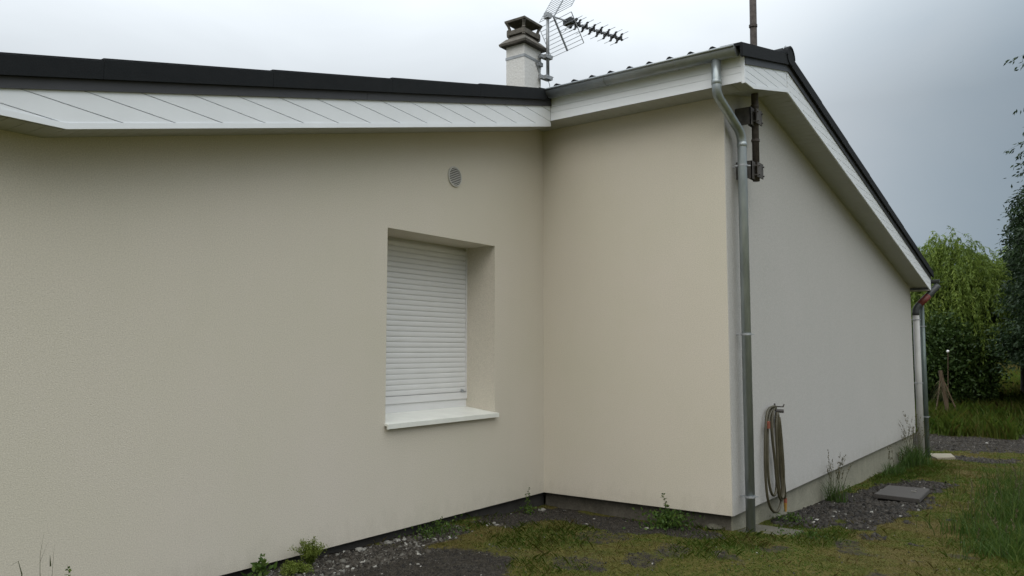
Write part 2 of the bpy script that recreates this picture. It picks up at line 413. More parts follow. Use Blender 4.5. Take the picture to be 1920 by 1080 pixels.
def make_ground():
    xs = list(np.arange(-6, 12.0, 0.055)) + list(np.arange(12.0, 24, 0.2)) + list(np.geomspace(24, 700, 40))
    xs = [-700, -300, -120, -60, -30, -18, -12, -9, -7.5] + xs
    ys = list(np.arange(-6.2, 0.3, 0.05)) + list(np.arange(0.3, 8, 0.4)) + list(np.geomspace(8, 700, 30))
    ys = [-700, -300, -150, -80, -45, -28, -18, -14, -12, -10.5, -9.4, -8.6, -7.9, -7.3, -6.8, -6.5] + ys
    nx, ny = len(xs), len(ys)
    co = np.empty((nx * ny, 3), dtype=np.float32); dd = np.zeros(nx * ny, dtype=np.float32)
    k = 0
    for y in ys:
        for x in xs:
            co[k] = (x, y, gz(x, y)); dd[k] = dirt(x, y); k += 1
    me = bpy.data.meshes.new('ground')
    idx = np.arange(nx * ny).reshape(ny, nx)
    q = np.stack([idx[:-1, :-1], idx[:-1, 1:], idx[1:, 1:], idx[1:, :-1]], -1).reshape(-1, 4)
    me.vertices.add(nx * ny); me.vertices.foreach_set('co', co.ravel())
    me.loops.add(q.size); me.loops.foreach_set('vertex_index', q.ravel().astype(np.int32))
    me.polygons.add(len(q)); me.polygons.foreach_set('loop_start', np.arange(0, q.size, 4, dtype=np.int32))
    me.update(calc_edges=True)
    at = me.attributes.new('soil', 'FLOAT', 'POINT'); at.data.foreach_set('value', dd)
    m = bpy.data.materials.new('mossy_ground_and_slate_soil'); m.use_nodes = True
    N = m.node_tree.nodes; L = m.node_tree.links; b = N['Principled BSDF']; b.inputs['Roughness'].default_value = 0.95
    b.inputs['Specular IOR Level'].default_value = 0.15
    g = N.new('ShaderNodeNewGeometry')

    def noise(s, d=5):
        n = N.new('ShaderNodeTexNoise'); n.inputs['Scale'].default_value = s; n.inputs['Detail'].default_value = d
        n.inputs['Roughness'].default_value = 0.65
        L.new(g.outputs['Position'], n.inputs['Vector']); return n.outputs[0]

    def ramp(v, st):
        r = N.new('ShaderNodeValToRGB'); e = r.color_ramp.elements
        e[0].position = st[0][0]; e[0].color = (*st[0][1], 1); e[1].position = st[-1][0]; e[1].color = (*st[-1][1], 1)
        for p, c in st[1:-1]:
            x_ = e.new(p); x_.color = (*c, 1)
        L.new(v, r.inputs[0]); return r.outputs[0]
    moss = ramp(noise(2.3), [(0.32, (0.038, 0.055, 0.010)), (0.44, (0.075, 0.078, 0.014)), (0.56, (0.088, 0.073, 0.016)), (0.68, (0.100, 0.070, 0.026))])
    moss2 = ramp(noise(28), [(0.3, (0.028, 0.030, 0.010)), (0.5, (0.072, 0.068, 0.016)), (0.7, (0.13, 0.105, 0.035))])
    mm = N.new('ShaderNodeMixRGB'); mm.inputs[0].default_value = 0.5; L.new(moss, mm.inputs[1]); L.new(moss2, mm.inputs[2])
    soil = ramp(noise(22, 8), [(0.3, (0.012, 0.010, 0.008)), (0.5, (0.030, 0.026, 0.020)), (0.66, (0.058, 0.050, 0.040)), (0.76, (0.13, 0.12, 0.10))])
    at_ = N.new('ShaderNodeAttribute'); at_.attribute_name = 'soil'
    ad = N.new('ShaderNodeMath'); ad.operation = 'ADD'; L.new(at_.outputs['Fac'], ad.inputs[0])
    nn = N.new('ShaderNodeMath'); nn.operation = 'MULTIPLY_ADD'; L.new(noise(16), nn.inputs[0]); nn.inputs[1].default_value = 2.0; nn.inputs[2].default_value = -1.0
    L.new(nn.outputs[0], ad.inputs[1])
    mr = N.new('ShaderNodeMapRange'); mr.inputs['From Min'].default_value = 0.25; mr.inputs['From Max'].default_value = 0.75; L.new(ad.outputs[0], mr.inputs['Value'])
    mi = N.new('ShaderNodeMixRGB'); L.new(mr.outputs[0], mi.inputs[0]); L.new(mm.outputs[0], mi.inputs[1]); L.new(soil, mi.inputs[2])
    L.new(mi.outputs[0], b.inputs['Base Color'])
    bu = N.new('ShaderNodeBump'); bu.inputs['Strength'].default_value = 0.9; bu.inputs['Distance'].default_value = 0.02
    L.new(noise(38, 8), bu.inputs['Height']); L.new(bu.outputs[0], b.inputs['Normal'])
    me.materials.append(m)
    me.polygons.foreach_set('use_smooth', [True] * len(me.polygons))
    o = bpy.data.objects.new('ground', me); COL.objects.link(o); o['kind'] = 'structure'
    return o


make_ground()

# ------------------------------------------------------------------ the house
BASE = 4.055                       # height of the soffit where the front wall meets it


def zs(x): return BASE + 0.235 * x          # underside of the rising (front) roof slope
XR = 0.955                                  # ridge
def zk(x): return zs(XR) + 0.006 - 0.1815 * (x - XR)   # underside of the falling (rear) slope


X_END = 9.10
house = empty('house', (0, 0, 0), 'cream and grey-white rendered house with black tiled roof and white eaves', 'house')

# walls --------------------------------------------------------------
bm = bmesh.new()
WX0, WX1, WZ0, WZ1 = -2.352, -0.860, 1.045, 2.688
XL = -5.45
RB = 0.15
T = 0.45
prism(bm, [(XL, RB), (WX0, RB), (WX0, zs(WX0) + .06), (-5.1, zs(-5.1) + .06), (XL, zs(-5.1) + .06)], 0, T)
prism(bm, [(WX1, RB), (0, RB), (0, zs(0) + .06), (WX1, zs(WX1) + .06)], 0, T)
prism(bm, [(WX0, RB), (WX1, RB), (WX1, WZ0 - .02), (WX0, WZ0 - .02)], 0, T)
prism(bm, [(WX0, WZ1), (WX1, WZ1), (WX1, zs(WX1) + .06), (WX0, zs(WX0) + .06)], 0, T)
box(bm, 0, 0.3, YC + 0.010, -0.0, RB, BASE + 0.06)       # projecting wall
box(bm, XL, XL + .3, T, 7.0, RB, 2.9)                     # far left return
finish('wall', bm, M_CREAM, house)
bm = bmesh.new()
gpoly = [(0, RB), (X_END, RB), (X_END, zk(X_END) + .03), (XR, zs(XR) + .06), (0, BASE + .05)]
prism(bm, gpoly, YC, YC + 0.010)
prism(bm, [(0.31, RB), (X_END, RB), (X_END, zk(X_END) + .03), (XR, zs(XR) + .06), (0.31, BASE + .1)], YC + 0.010, YC + 0.3)
box(bm, X_END - .3, X_END, YC + .3, 6.7, RB, zk(X_END) + .03)
prism(bm, [(XL + .3, RB), (X_END, RB), (X_END, zk(X_END) + .03), (XR, zs(XR) + .06), (XL + .3, zs(XL) + .02)], 6.7, 7.0)
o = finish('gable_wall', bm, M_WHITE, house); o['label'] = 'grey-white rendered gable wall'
# plinth / foundation ---------------------------------------------------
bm = bmesh.new()
box(bm, 0.075, 0.30, YC + 0.055, 0.03, -1.2, RB)
finish('plinth', bm, M_PLINTHSHADE, house); bm = bmesh.new()
box(bm, 0.085, 0.2999, YC + 0.045, YC + .0549, -1.2, RB); box(bm, 0.30, X_END - .03, YC + 0.045, YC + 0.3, -1.2, RB)
box(bm, X_END - .28, X_END - .03, YC + 0.3, 6.9, -1.2, RB)
finish('plinth', bm, M_PLINTH, house)
bm = bmesh.new()
box(bm, XL + .03, 0.074, 0.055, 0.40, -1.2, RB)
finish('foundation', bm, M_FOOT, house)

# verge cladding on the left gable --------------------------------------
YV = -0.30
YV2 = YC - 0.30
XE = -5.75
XF = -0.30           # eave fascia plane of the projecting part
zhor = zs(-5.10)
WH = 0.222           # height of white cladding
bm = bmesh.new(); back = bmesh.new()
top = lambda x: zs(x) + WH
pA = [[(XE, zhor), (-5.10, zhor), (-5.10, top(-5.10)), (XE, top(XE))], [(-5.10, zhor), (XF, zs(XF)), (XF, top(XF)), (-5.10, top(-5.10))]]


def inset_low(poly, a, b, off):
    """drop the lowest strip (the edge trim) from a polygon whose bottom edge runs a->b"""
    dx, dz = b[0] - a[0], b[1] - a[1]; l = math.hypot(dx, dz); nx, nz = -dz / l, dx / l
    d = nx * a[0] + nz * a[1] + off
    return clip(poly, nx, nz, d), clip(poly, -nx, -nz, -d)


for p in pA:
    up, low = inset_low(p, p[0], p[1], 0.034)
    boards(bm, up, -5.6, 0.1075, 0.005, YV, YV + 0.009, phase=0.010)
    prism(bm, low, YV - 0.004, YV + 0.012)
    prism(back, p, YV + 0.009, YV + 0.02)
clad = finish('verge_cladding', bm, M_PVC, house)
finish('backing', back, M_PVCBACK, clad)
bm = bmesh.new(); back = bmesh.new()
# gable verge, front short slope then long rear slope
XH = -0.055
pC = [([(XF, zs(XH)), (XH, zs(XH)), (XH, top(XH)), (XF, top(XF))], 1.4),
      ([(XH, zs(XH)), (XR, zs(XR)), (XR, top(XR)), (XH, top(XH))], 1.4),
      ([(XR, zs(XR)), (X_END + .3, zk(X_END + .3)), (X_END + .3, zk(X_END + .3) + WH + .005), (XR, top(XR))], -1.2)]
for p, a in pC:
    up, low = inset_low(p, p[0], p[1], 0.034)
    if a < 0: up = clip(up, 1, 0, XR + .012)
    else: up = clip(up, -1, 0, -(XR - .012)); up = clip(up, 1, 0, XF + .012)
    boards(bm, up, a, *((0.0685, 0.005) if a > 0 else (0.073, 0.005)), YV2, YV2 + 0.009, phase=0.053 if a > 0 else 0.022)
    prism(bm, low, YV2 - 0.004, YV2 + 0.012)
    prism(back, p, YV2 + 0.009, YV2 + 0.02)
clad = finish('verge_cladding', bm, M_PVC, house)
finish('backing', back, M_PVCBACK, clad)

# eave fascias -----------------------------------------------------------
bm = bmesh.new(); back = bmesh.new()
for z0, z1 in ((4.045, 4.128), (4.131, 4.188), (4.191, 4.305)):
    box(bm, XF, XF + .010, YV2 + .022, YV - .002, z0, z1)
box(back, XF + .010, XF + .02, YV2 + .022, YV - .002, 4.05, 4.30)
box(bm, XF - .004, XF + .012, YV2 - .006, YV2 + .022, 4.030, 4.268)     # corner trim
f = finish('eave_fascia', bm, M_PVC, house); finish('backing', back, M_PVCBACK, f)
bm = bmesh.new(); box(bm, XE - .01, XE, YV, 7.3, zhor, top(XE)); finish('eave_fascia', bm, M_PVC, house)
bm = bmesh.new(); box(bm, X_END + .3, X_END + .31, YV2, 7.3, zk(X_END + .3), zk(X_END + .3) + WH)
finish('eave_fascia', bm, M_PVC, house)

# soffits ----------------------------------------------------------------
bm = bmesh.new()


def soffit_slope(bm, x0, z0, x1, z1, y0, y1, step=0.1, gap=0.003, th=0.01):
    L_ = math.hypot(x1 - x0, z1 - z0); n = max(1, round(L_ / step)); ux, uz = (x1 - x0) / L_, (z1 - z0) / L_
    for i in range(n):
        a, b = i * L_ / n + gap / 2, (i + 1) * L_ / n - gap / 2
        prism(bm, [(x0 + ux * a, z0 + uz * a), (x0 + ux * b, z0 + uz * b), (x0 + ux * b - uz * th, z0 + uz * b + ux * th), (x0 + ux * a - uz * th, z0 + uz * a + ux * th)], y0, y1)


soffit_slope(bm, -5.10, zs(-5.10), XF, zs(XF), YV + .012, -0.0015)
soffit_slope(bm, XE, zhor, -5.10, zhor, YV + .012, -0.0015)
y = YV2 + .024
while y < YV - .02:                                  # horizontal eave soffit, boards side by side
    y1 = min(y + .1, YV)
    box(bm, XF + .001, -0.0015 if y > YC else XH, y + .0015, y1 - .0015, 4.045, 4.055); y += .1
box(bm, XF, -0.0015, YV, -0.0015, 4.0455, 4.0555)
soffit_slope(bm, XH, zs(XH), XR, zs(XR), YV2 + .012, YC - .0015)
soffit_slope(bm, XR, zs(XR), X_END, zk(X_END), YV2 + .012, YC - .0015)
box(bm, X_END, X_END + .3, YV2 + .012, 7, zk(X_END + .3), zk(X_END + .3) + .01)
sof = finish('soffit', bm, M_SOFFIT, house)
back = bmesh.new()
prism(back, [(XE, zhor + .012), (-5.1, zhor + .012), (XF, zs(XF) + .012), (XF, zs(XF) + .02), (-5.1, zhor + .02), (XE, zhor + .02)], YV + .02, -.002)
box(back, XF + .02, -.002, YV2 + .02, YV, 4.056, 4.064)
prism(back, [(XH, zs(XH) + .012), (XR, zs(XR) + .012), (X_END, zk(X_END) + .012), (X_END, zk(X_END) + .02), (XR, zs(XR) + .02), (XH, zs(XH) + .02)], YV2 + .02, YC - .002)
finish('backing', back, M_PVCBACK, sof)

# grey metal strip under the verge tiles ---------------------------------
bm = bmesh.new()


def slab_poly(f, x0, x1, lo, hi): return [(x0, f(x0) + lo), (x1, f(x1) + lo), (x1, f(x1) + hi), (x0, f(x0) + hi)]


for a, b in ((XE, -2.9), (-2.898, -1.0), (-.998, XF)):
    prism(bm, slab_poly(zs, a, b, WH - .006, WH + .075), YV - .012, YV + .004)
finish('verge_strip', bm, M_STRIP, house)
bm = bmesh.new()
prism(bm, slab_poly(zs, XF + .012, XR, WH - .006, WH + .075), YV2 - .012, YV2 + .004)
prism(bm, slab_poly(zk, XR, X_END + .3, WH - .006, WH + .075), YV2 - .012, YV2 + .004)
finish('verge_strip', bm, M_STRIP, house)

# roof: corrugated tile field, verge tiles, ridge -------------------------
PROF = [0, .004, .018, .036, .045, .040, .022, .006, 0, 0, 0, 0]       # one tile wave across 0.21 m


def tile_field(x0, x1, y0, y1, f, course=0.34, upsign=1):
    n = round((x1 - x0) / course); xs = []
    for i in range(n):
        a = x0 + (x1 - x0) * i / n; b = x0 + (x1 - x0) * (i + 1) / n
        hi, lo = (0.028, 0.0)
        xs += [(a, hi if upsign > 0 else lo), (b - 1e-4, lo if upsign > 0 else hi)]
    ys = np.arange(y0, y1, 0.0175)
    co = []; fa = []
    for xi, (x, dz) in enumerate(xs):
        for j, y in enumerate(ys): co.append((x, y, f(x) + dz + PROF[j % 12]))
    ny = len(ys)
    for i in range(len(xs) - 1):
        for j in range(ny - 1):
            a = i * ny + j; fa.append((a, a + 1, a + ny + 1, a + ny))
    # drip faces and underside
    off = len(co)
    for xi, (x, dz) in enumerate(xs):
        for y in (y0, float(ys[-1])): co.append((x, y, f(x) - 0.012))
    for i in range(len(xs) - 1):
        a = off + i * 2; fa.append((a, a + 2, a + 3, a + 1))
        fa.append((i * ny, (i + 1) * ny, off + (i + 1) * 2, off + i * 2))
    for xi in (0, len(xs) - 1):
        fa.append([xi * ny + j for j in range(ny)] + [off + xi * 2 + 1, off + xi * 2])
    return co, fa


RT_OFF = 0.358
fr = lambda x: zs(x) + RT_OFF
fk = lambda x: zk(x) + RT_OFF
roof = None
for x0, x1, y0, y1, f, up in ((-5.86, -0.40, YV + .18, 7.3, fr, 1), (-0.40, XR, YV2 + .18, 7.3, fr, 1), (XR, X_END + .42, YV2 + .18, 7.3, fk, -1)):
    co, fa = tile_field(x0, x1, y0, y1, f, 0.34, up)
    me = bpy.data.meshes.new('roof'); me.from_pydata(co, [], fa); me.update()
    if roof is None:
        allc, allf = co, fa; roof = True
    else:
        k = len(allc); allc = allc + co; allf = allf + [[v + k for v in q] for q in fa]
me = bpy.data.meshes.new('roof'); me.from_pydata(allc, [], allf); me.update()
roof = link_mesh('roof', me, M_TILE, house)


def verge_tile(f, xa, xb, yv, lowleft=True):
    """L-shaped verge tile following the slope; the lower end is lifted over the tile below"""
    bm = bmesh.new(); la, lb = (0.008, 0.0) if lowleft else (0.0, 0.008)
    S0, S1 = WH + .058, WH + .175
    o1 = 0.004 if lowleft else 0.0
    prism(bm, [(xa, f(xa) + S0), (xb, f(xb) + S0), (xb, f(xb) + S1 + lb), (xa, f(xa) + S1 + la)], yv - .040, yv - .014)
    prism(bm, [(xa, f(xa) + S1 - .028 + la), (xb, f(xb) + S1 - .028 + lb), (xb, f(xb) + S1 + lb), (xa, f(xa) + S1 + la)], yv - .0138, yv + .17)
    bmesh.ops.bevel(bm, geom=[e for e in bm.edges if abs(e.verts[0].co.y - e.verts[1].co.y) < 1e-4 and abs(e.verts[0].co.y - (yv - .040)) < 1e-4 and (e.verts[0].co.z + e.verts[1].co.z) / 2 > f((e.verts[0].co.x + e.verts[1].co.x) / 2) + S0 + .08 and abs(e.verts[0].co.x - e.verts[1].co.x) > .1], offset=0.012, segments=3, affect='EDGES')
    return finish('verge_tile', bm, M_TILE, roof)


js = [-6.0, -4.93, -3.79, -2.65, -1.52, -0.345]
for a, b in zip(js[:-1], js[1:]): verge_tile(zs, a + .001, b - .001, YV)
verge_tile(zs, -0.425, XR - .001, YV2)
k = XR
while k < X_END + .4:
    b = min(k + 1.16, X_END + .42); verge_tile(zk, k + .001, b - .001, YV2, False); k += 1.16
# ridge caps (half-round, running along y)
ridge = None
yy = YV2 - .055; seg = 14; i = 0
while yy < 7.2:
    bm = bmesh.new(); L_ = 0.42; r0, r1 = (0.125, 0.112)
    zr = zs(XR) + RT_OFF + 0.015
    outer = []; inner = []
    for yv, rr in ((yy, r0), (yy + L_ + .03, r1)):
        outer.append([bm.verts.new((XR + rr * math.cos(math.pi * t / seg) * 1.0, yv, zr + rr * 0.92 * math.sin(math.pi * t / seg) - .02)) for t in range(seg + 1)])
        inner.append([bm.verts.new((XR + (rr - .018) * math.cos(math.pi * t / seg), yv, zr + (rr - .018) * 0.92 * math.sin(math.pi * t / seg) - .02)) for t in range(seg + 1)])
    for t in range(seg):
        bm.faces.new((outer[0][t], outer[0][t + 1], outer[1][t + 1], outer[1][t]))
        bm.faces.new((inner[0][t + 1], inner[0][t], inner[1][t], inner[1][t + 1]))
        bm.faces.new((outer[0][t + 1], outer[0][t], inner[0][t], inner[0][t + 1]))
        bm.faces.new((outer[1][t], outer[1][t + 1], inner[1][t + 1], inner[1][t]))
    for q in (0, seg):
        bm.faces.new((outer[0][q], outer[1][q], inner[1][q], inner[0][q]))
    if i == 0:      # closed end disc of the first cap, tucked just inside and hanging a little lower
        A = [bm.verts.new((XR + (r0 - .012) * math.cos(2 * math.pi * t / 20), yy + .006, zr + (r0 - .012) * 0.92 * math.sin(2 * math.pi * t / 20) * (1 if t <= 10 else .75) - .02)) for t in range(20)]
        B = [bm.verts.new((v.co.x, yy + .03, v.co.z)) for v in A]
        bm.faces.new(A); bm.faces.new(B[::-1])
        for t in range(20): bm.faces.new((A[t], A[(t + 1) % 20], B[(t + 1) % 20], B[t]))
    finish('ridge_cap', bm, M_TILE, roof, smooth=False); yy += L_; i += 1
# metal clip on the first ridge cap
bm = bmesh.new(); tube(bm, [(XR + .135 * math.cos(a), YV2 - .008, zs(XR) + RT_OFF - .005 + .124 * math.sin(a)) for a in np.linspace(1.75, 2.6, 7)], .004, 6)
finish('clip', bm, M_STEEL, roof)
# roof boarding under the tiles so that the roof is a solid body
bm = bmesh.new()
prism(bm, slab_poly(zs, XE + .02, XF, WH + .03, RT_OFF - .065), YV + .03, 7.2)
prism(bm, slab_poly(zs, XF + .02, XR, WH + .02, RT_OFF - .065), YV2 + .03, 7.2)
prism(bm, slab_poly(zk, XR, X_END + .3, WH + .02, RT_OFF - .065), YV2 + .03, 7.2)
finish('roof_deck', bm, M_STRIP, roof)


# gutters ------------------------------------------------------------------
def gutter(xc, zt, r, y0, y1, parent, seams, front=-1):
    bm = bmesh.new(); seg = 16; prof = []; seam_bms = []
    for t in range(seg + 1):
        a = math.pi + math.pi * t / seg
        prof.append((xc + r * math.cos(a), zt + r * math.sin(a)))
    prof2 = [(xc + (r - .006) * math.cos(math.pi + math.pi * t / seg), zt + (r - .006) * math.sin(math.pi + math.pi * t / seg)) for t in range(seg + 1)]
    prism(bm, prof + prof2[::-1], y0, y1)
    bm2 = bmesh.new()
    fx = xc + front * r
    tube(bm2, [(fx + front * .004, y0, zt + .002), (fx + front * .004, y1, zt + .002)], .011, 10)   # rolled bead
    for yc_ in (y0, y1):
        bm3 = bmesh.new(); seam_bms.append(bm3)
        prism(bm3, [(xc + (r - .001) * math.cos(math.pi + math.pi * t / seg), zt + (r - .001) * math.sin(math.pi + math.pi * t / seg)) for t in range(seg + 1)], yc_ - .003 if yc_ == y0 else yc_, yc_ if yc_ == y0 else yc_ + .003)
    for s in seams:
        bm3 = bmesh.new(); ring = [(xc + (r + .004) * math.cos(math.pi + math.pi * t / seg), zt + (r + .004) * math.sin(math.pi + math.pi * t / seg)) for t in range(seg + 1)]
        inn = [(xc + (r - .001) * math.cos(math.pi + math.pi * t / seg), zt + (r - .001) * math.sin(math.pi + math.pi * t / seg)) for t in range(seg + 1)]
        prism(bm3, ring + inn[::-1], s, s + .008); seam_bms.append(bm3)
    g_ = finish('gutter', bm, M_ZINC, parent, smooth=False)
    for p in g_.data.polygons: p.use_smooth = len(p.vertices) == 4
    finish('bead', bm2, M_ZINC, g_, smooth=True)
    for i_, b3 in enumerate(seam_bms): finish('end_cap' if i_ < 2 else 'seam', b3, M_ZINC, g_)
    return g_


GXC, GZT = -0.385, 4.328
g1 = gutter(GXC, GZT, .073, YV2 + .03, -0.345, house, (-1.02, -1.78))
M_ZINC_KEEP = M_ZINC; M_ZINC = M_GREYPIPE
g2 = gutter(X_END + .40, 2.965, .07, YV2 - .13, 6.9, house, (0, 2), front=1)
M_ZINC = M_ZINC_KEEP


def downpipe(pts, r, mat_, parent, joints=(), clips=(), seg=18):
    bm = bmesh.new(); tube(bm, pts, r, seg)
    o_ = finish('downpipe', bm, mat_, parent, smooth=True)
    for c, d in joints:
        b2 = bmesh.new(); c = Vector(c); d = Vector(d).normalized()
        tube(b2, [c - d * .022, c - d * .02, c + d * .02, c + d * .022], r, seg, radii=[r + .001, r + .0035, r + .0035, r + .001])
        finish('joint', b2, mat_, o_, smooth=True)
    for c, back in clips:
        b2 = bmesh.new(); c = Vector(c)
        tube(b2, [c - Vector((0, 0, .009)), c + Vector((0, 0, .009))], r + .005, seg)
        b = Vector(back); obox(b2, c + b * .5, b, b.cross(Vector((0, 0, 1))), (0, 0, 1), b.length / 2, .004, .008)
        side = Vector((-RT[0], -RT[1], 0)) * (r + .014); obox(b2, c - side, side, b, (0, 0, 1), .014, .006, .006)
        obox(b2, c + side, side, b, (0, 0, 1), .014, .006, .006)
        finish('pipe_clip', b2, M_STEEL, o_)
    return o_


def bend(a, b, c, r=0.09, n=6):
    """rounded corner at b between a and c"""
    a, b, c = Vector(a), Vector(b), Vector(c); p = b + (a - b).normalized() * r; q = b + (c - b).normalized() * r
    return [((1 - t) ** 2) * p + 2 * t * (1 - t) * b + t * t * q for t in [i / n for i in range(n + 1)]]


PR = 0.043
pA_, pB_, pC_, pD_ = (GXC + .01, -2.142, 4.29), (GXC + .01, -2.142, 3.95), (0.175, YC - .095, 3.70), (0.178, YC - .095, -0.03)
path = [pA_] + bend(pA_, pB_, pC_, .07) + bend(pB_, pC_, pD_, .09) + [pD_]
downpipe(path, PR, M_GALV, house, joints=[((GXC + .01, -2.142, 4.06), (0, 0, 1)), ((0.176, YC - .095, 3.60), (0, 0, 1))],
         clips=[((0.178, YC - .095, z), (0, .095, 0)) for z in (3.40, 1.80, 0.31)])
# far end: grey elbow with a red primed piece, then a white pipe; a second slim zinc pipe stands just behind it
e0, e1, e2 = (X_END + .40, YV2 - .10, 2.86), (X_END + .36, YV2 - .06, 2.80), (X_END + .15, YC - .055, 2.43)
e3 = (X_END + .15, YC - .055, 2.30)
p_ = [e0] + bend(e0, e1, e2, .04) + bend(e1, e2, e3, .07) + [e3]
dp = downpipe(p_, .060, M_GREYPIPE, house)
bm = bmesh.new(); a, b = Vector(e1), Vector(e2); tube(bm, [a.lerp(b, .35), a.lerp(b, .80)], .0625, 16); finish('red_sleeve', bm, M_REDPIPE, dp, smooth=True)
downpipe([e3, (X_END + .15, YC - .055, -.34)], .058, M_PVCPIPE, house, clips=[((X_END + .15, YC - .055, z), (-.16, .03, 0)) for z in (2.22, 1.05)])
downpipe([(X_END + .33, YC - .13, 2.52), (X_END + .33, YC - .13, -.36)], .040, M_DULL, house, clips=[((X_END + .33, YC - .13, z), (-.1, .06, 0)) for z in (2.1, .42)])

# window --------------------------------------------------------------------
win = bpy.data.objects.new('window', None); COL.objects.link(win); win.parent = house; win.location = ((WX0 + WX1) / 2, .3, WZ0)
RY = 0.36
bm = bmesh.new()
n = 29; z0 = 1.235; z1 = 2.66; h = (z1 - z0) / n
for i in range(n):
    a = z0 + i * h; prof = [(RY + .007, a + .0008), (RY + .003, a + .004), (RY + .0005, a + h * .3), (RY, a + h * .5), (RY + .0005, a + h * .75), (RY + .003, a + h - .003), (RY + .007, a + h - .0008), (RY + .0085, a + h * .5)]
    prism(bm, prof, WX0 - .02, WX1 - .022, 'x')
box(bm, WX0 - .02, WX1 - .022, RY + .009, RY + .024, z0, z1)
sh = finish('roller_shutter', bm, M_SHUT, win)
bm = bmesh.new(); box(bm, WX0 - .02, WX1 + .004, RY - .008, RY + .02, 1.165, 1.232, .003)
finish('bottom_bar', bm, M_SHUT, win)
bm = bmesh.new(); box(bm, WX1 - .020, WX1 + .01, RY - .004, RY + .03, 1.234, 2.70); finish('guide_rail', bm, M_SHUT, win)
bm = bmesh.new(); box(bm, WX0 - .05, WX0 - .022, RY - .004, RY + .03, 1.234, 2.70)
finish('guide_rail', bm, M_SHUT, win)
bm = bmesh.new(); box(bm, WX0 - .04, WX1 + .04, RY + .004, RY + .05, 1.06, 1.163)
box(bm, WX0 - .04, WX1 + .04, RY + .03, RY + .07, 1.16, 2.75)
finish('window_frame', bm, M_SHUT, win)
bm = bmesh.new(); box(bm, WX1 - .10, WX1 - .085, RY - .024, RY - .008, 1.235, 1.265, .003); box(bm, WX1 - .065, WX1 - .03, RY - .018, RY - .010, 1.236, 1.243)
tube(bm, [(WX1 - .078, RY - .02, 1.24), (WX1 - .078, RY - .02, 1.26)], .006, 8)
finish('shutter_latch', bm, M_STEEL, win)
bm = bmesh.new()   # sloping sill with a turned-down nose
prism(bm, [(RY + .003, 1.088), (-.045, 1.040), (-.045, 1.000), (-.030, 1.000), (-.030, 1.022), (RY + .003, 1.066)], WX0 + .001, WX1 - .001, 'x')
prism(bm, [(-.0015, 1.0442), (-.045, 1.0392), (-.045, .999), (-.030, .999), (-.030, 1.023), (-.0015, 1.026)], WX0 - .012, WX0 + .001, 'x')
prism(bm, [(-.0015, 1.0442), (-.045, 1.0392), (-.045, .999), (-.030, .999), (-.030, 1.023), (-.0015, 1.026)], WX1 - .001, WX1 + .012, 'x')
finish('window_sill', bm, M_SILL, win)

# round wall vent ------------------------------------------------------------
bm = bmesh.new(); vx, vz, vr = -1.487, 3.278, .098
seg = 36
for (ra, rb, ya, yb) in ((vr, vr - .014, -.012, 0),):
    for i in range(seg):
        a0, a1 = 2 * math.pi * i / seg, 2 * math.pi * (i + 1) / seg
        def V(r, a, y_): return bm.verts.new((vx + r * math.cos(a), y_, vz + r * math.sin(a)))
        q = [V(ra, a0, -.001), V(ra, a1, -.001), V(ra - .003, a1, ya), V(ra - .003, a0, ya)]; bm.faces.new(q)
        q = [V(ra - .003, a0, ya), V(ra - .003, a1, ya), V(rb, a1, ya), V(rb, a0, ya)]; bm.faces.new(q)
        q = [V(rb, a0, ya), V(rb, a1, ya), V(rb, a1, -.001), V(rb, a0, -.001)]; bm.faces.new(q)
zz = -vr + .022
while zz < vr - .018:
    hw = math.sqrt(max(0, (vr - .014) ** 2 - zz * zz))
    prism(bm, [(-.0095, vz + zz), (-.0105, vz + zz + .003), (-.004, vz + zz + .0105), (-.003, vz + zz + .0075)], vx - hw, vx + hw, 'x')
    zz += .0165
vent = finish('wall_vent', bm, M_VENT, house, weld=True)
bm = bmesh.new()
A = [bm.verts.new((vx + (vr - .008) * math.cos(2 * math.pi * i / seg), -.0022, vz + (vr - .008) * math.sin(2 * math.pi * i / seg))) for i in range(seg)]
B = [bm.verts.new((v.co.x, -.0008, v.co.z)) for v in A]
bm.faces.new(A); bm.faces.new(B[::-1])
for i in range(seg): bm.faces.new((A[i], A[(i + 1) % seg], B[(i + 1) % seg], B[i]))
finish('mesh_backing', bm, M_VENTDARK, vent)

# chimney --------------------------------------------------------------------
CX0, CY0, CWX, CWY = 2.706, 2.172, 0.465, 0.355
CX1, CY1 = CX0 + CWX, CY0 + CWY
bm = bmesh.new(); box(bm, CX0, CX1, CY0, CY1, 4.0, 6.44, .012)
chim = finish('chimney', bm, M_CHIM, house)


def frust(bm, o0, z0, o1, z1):
    """square-plan frustum around the stack, o = overhang"""
    A = [bm.verts.new((x, y, z0)) for x, y in ((CX0 - o0, CY0 - o0), (CX1 + o0, CY0 - o0), (CX1 + o0, CY1 + o0), (CX0 - o0, CY1 + o0))]
    B = [bm.verts.new((x, y, z1)) for x, y in ((CX0 - o1, CY0 - o1), (CX1 + o1, CY0 - o1), (CX1 + o1, CY1 + o1), (CX0 - o1, CY1 + o1))]
    bm.faces.new(A[::-1]); bm.faces.new(B)
    for i in range(4): bm.faces.new((A[i], A[(i + 1) % 4], B[(i + 1) % 4], B[i]))


bm = bmesh.new(); frust(bm, .075, 6.441, .085, 6.475); frust(bm, .085, 6.4752, .0, 6.565)
finish('cap_slab', bm, M_CONC, chim)
bm = bmesh.new(); frust(bm, -.02, 6.5655, -.03, 6.605)
for (x0, x1, y0, y1) in ((-.035, .0, None, None),): pass
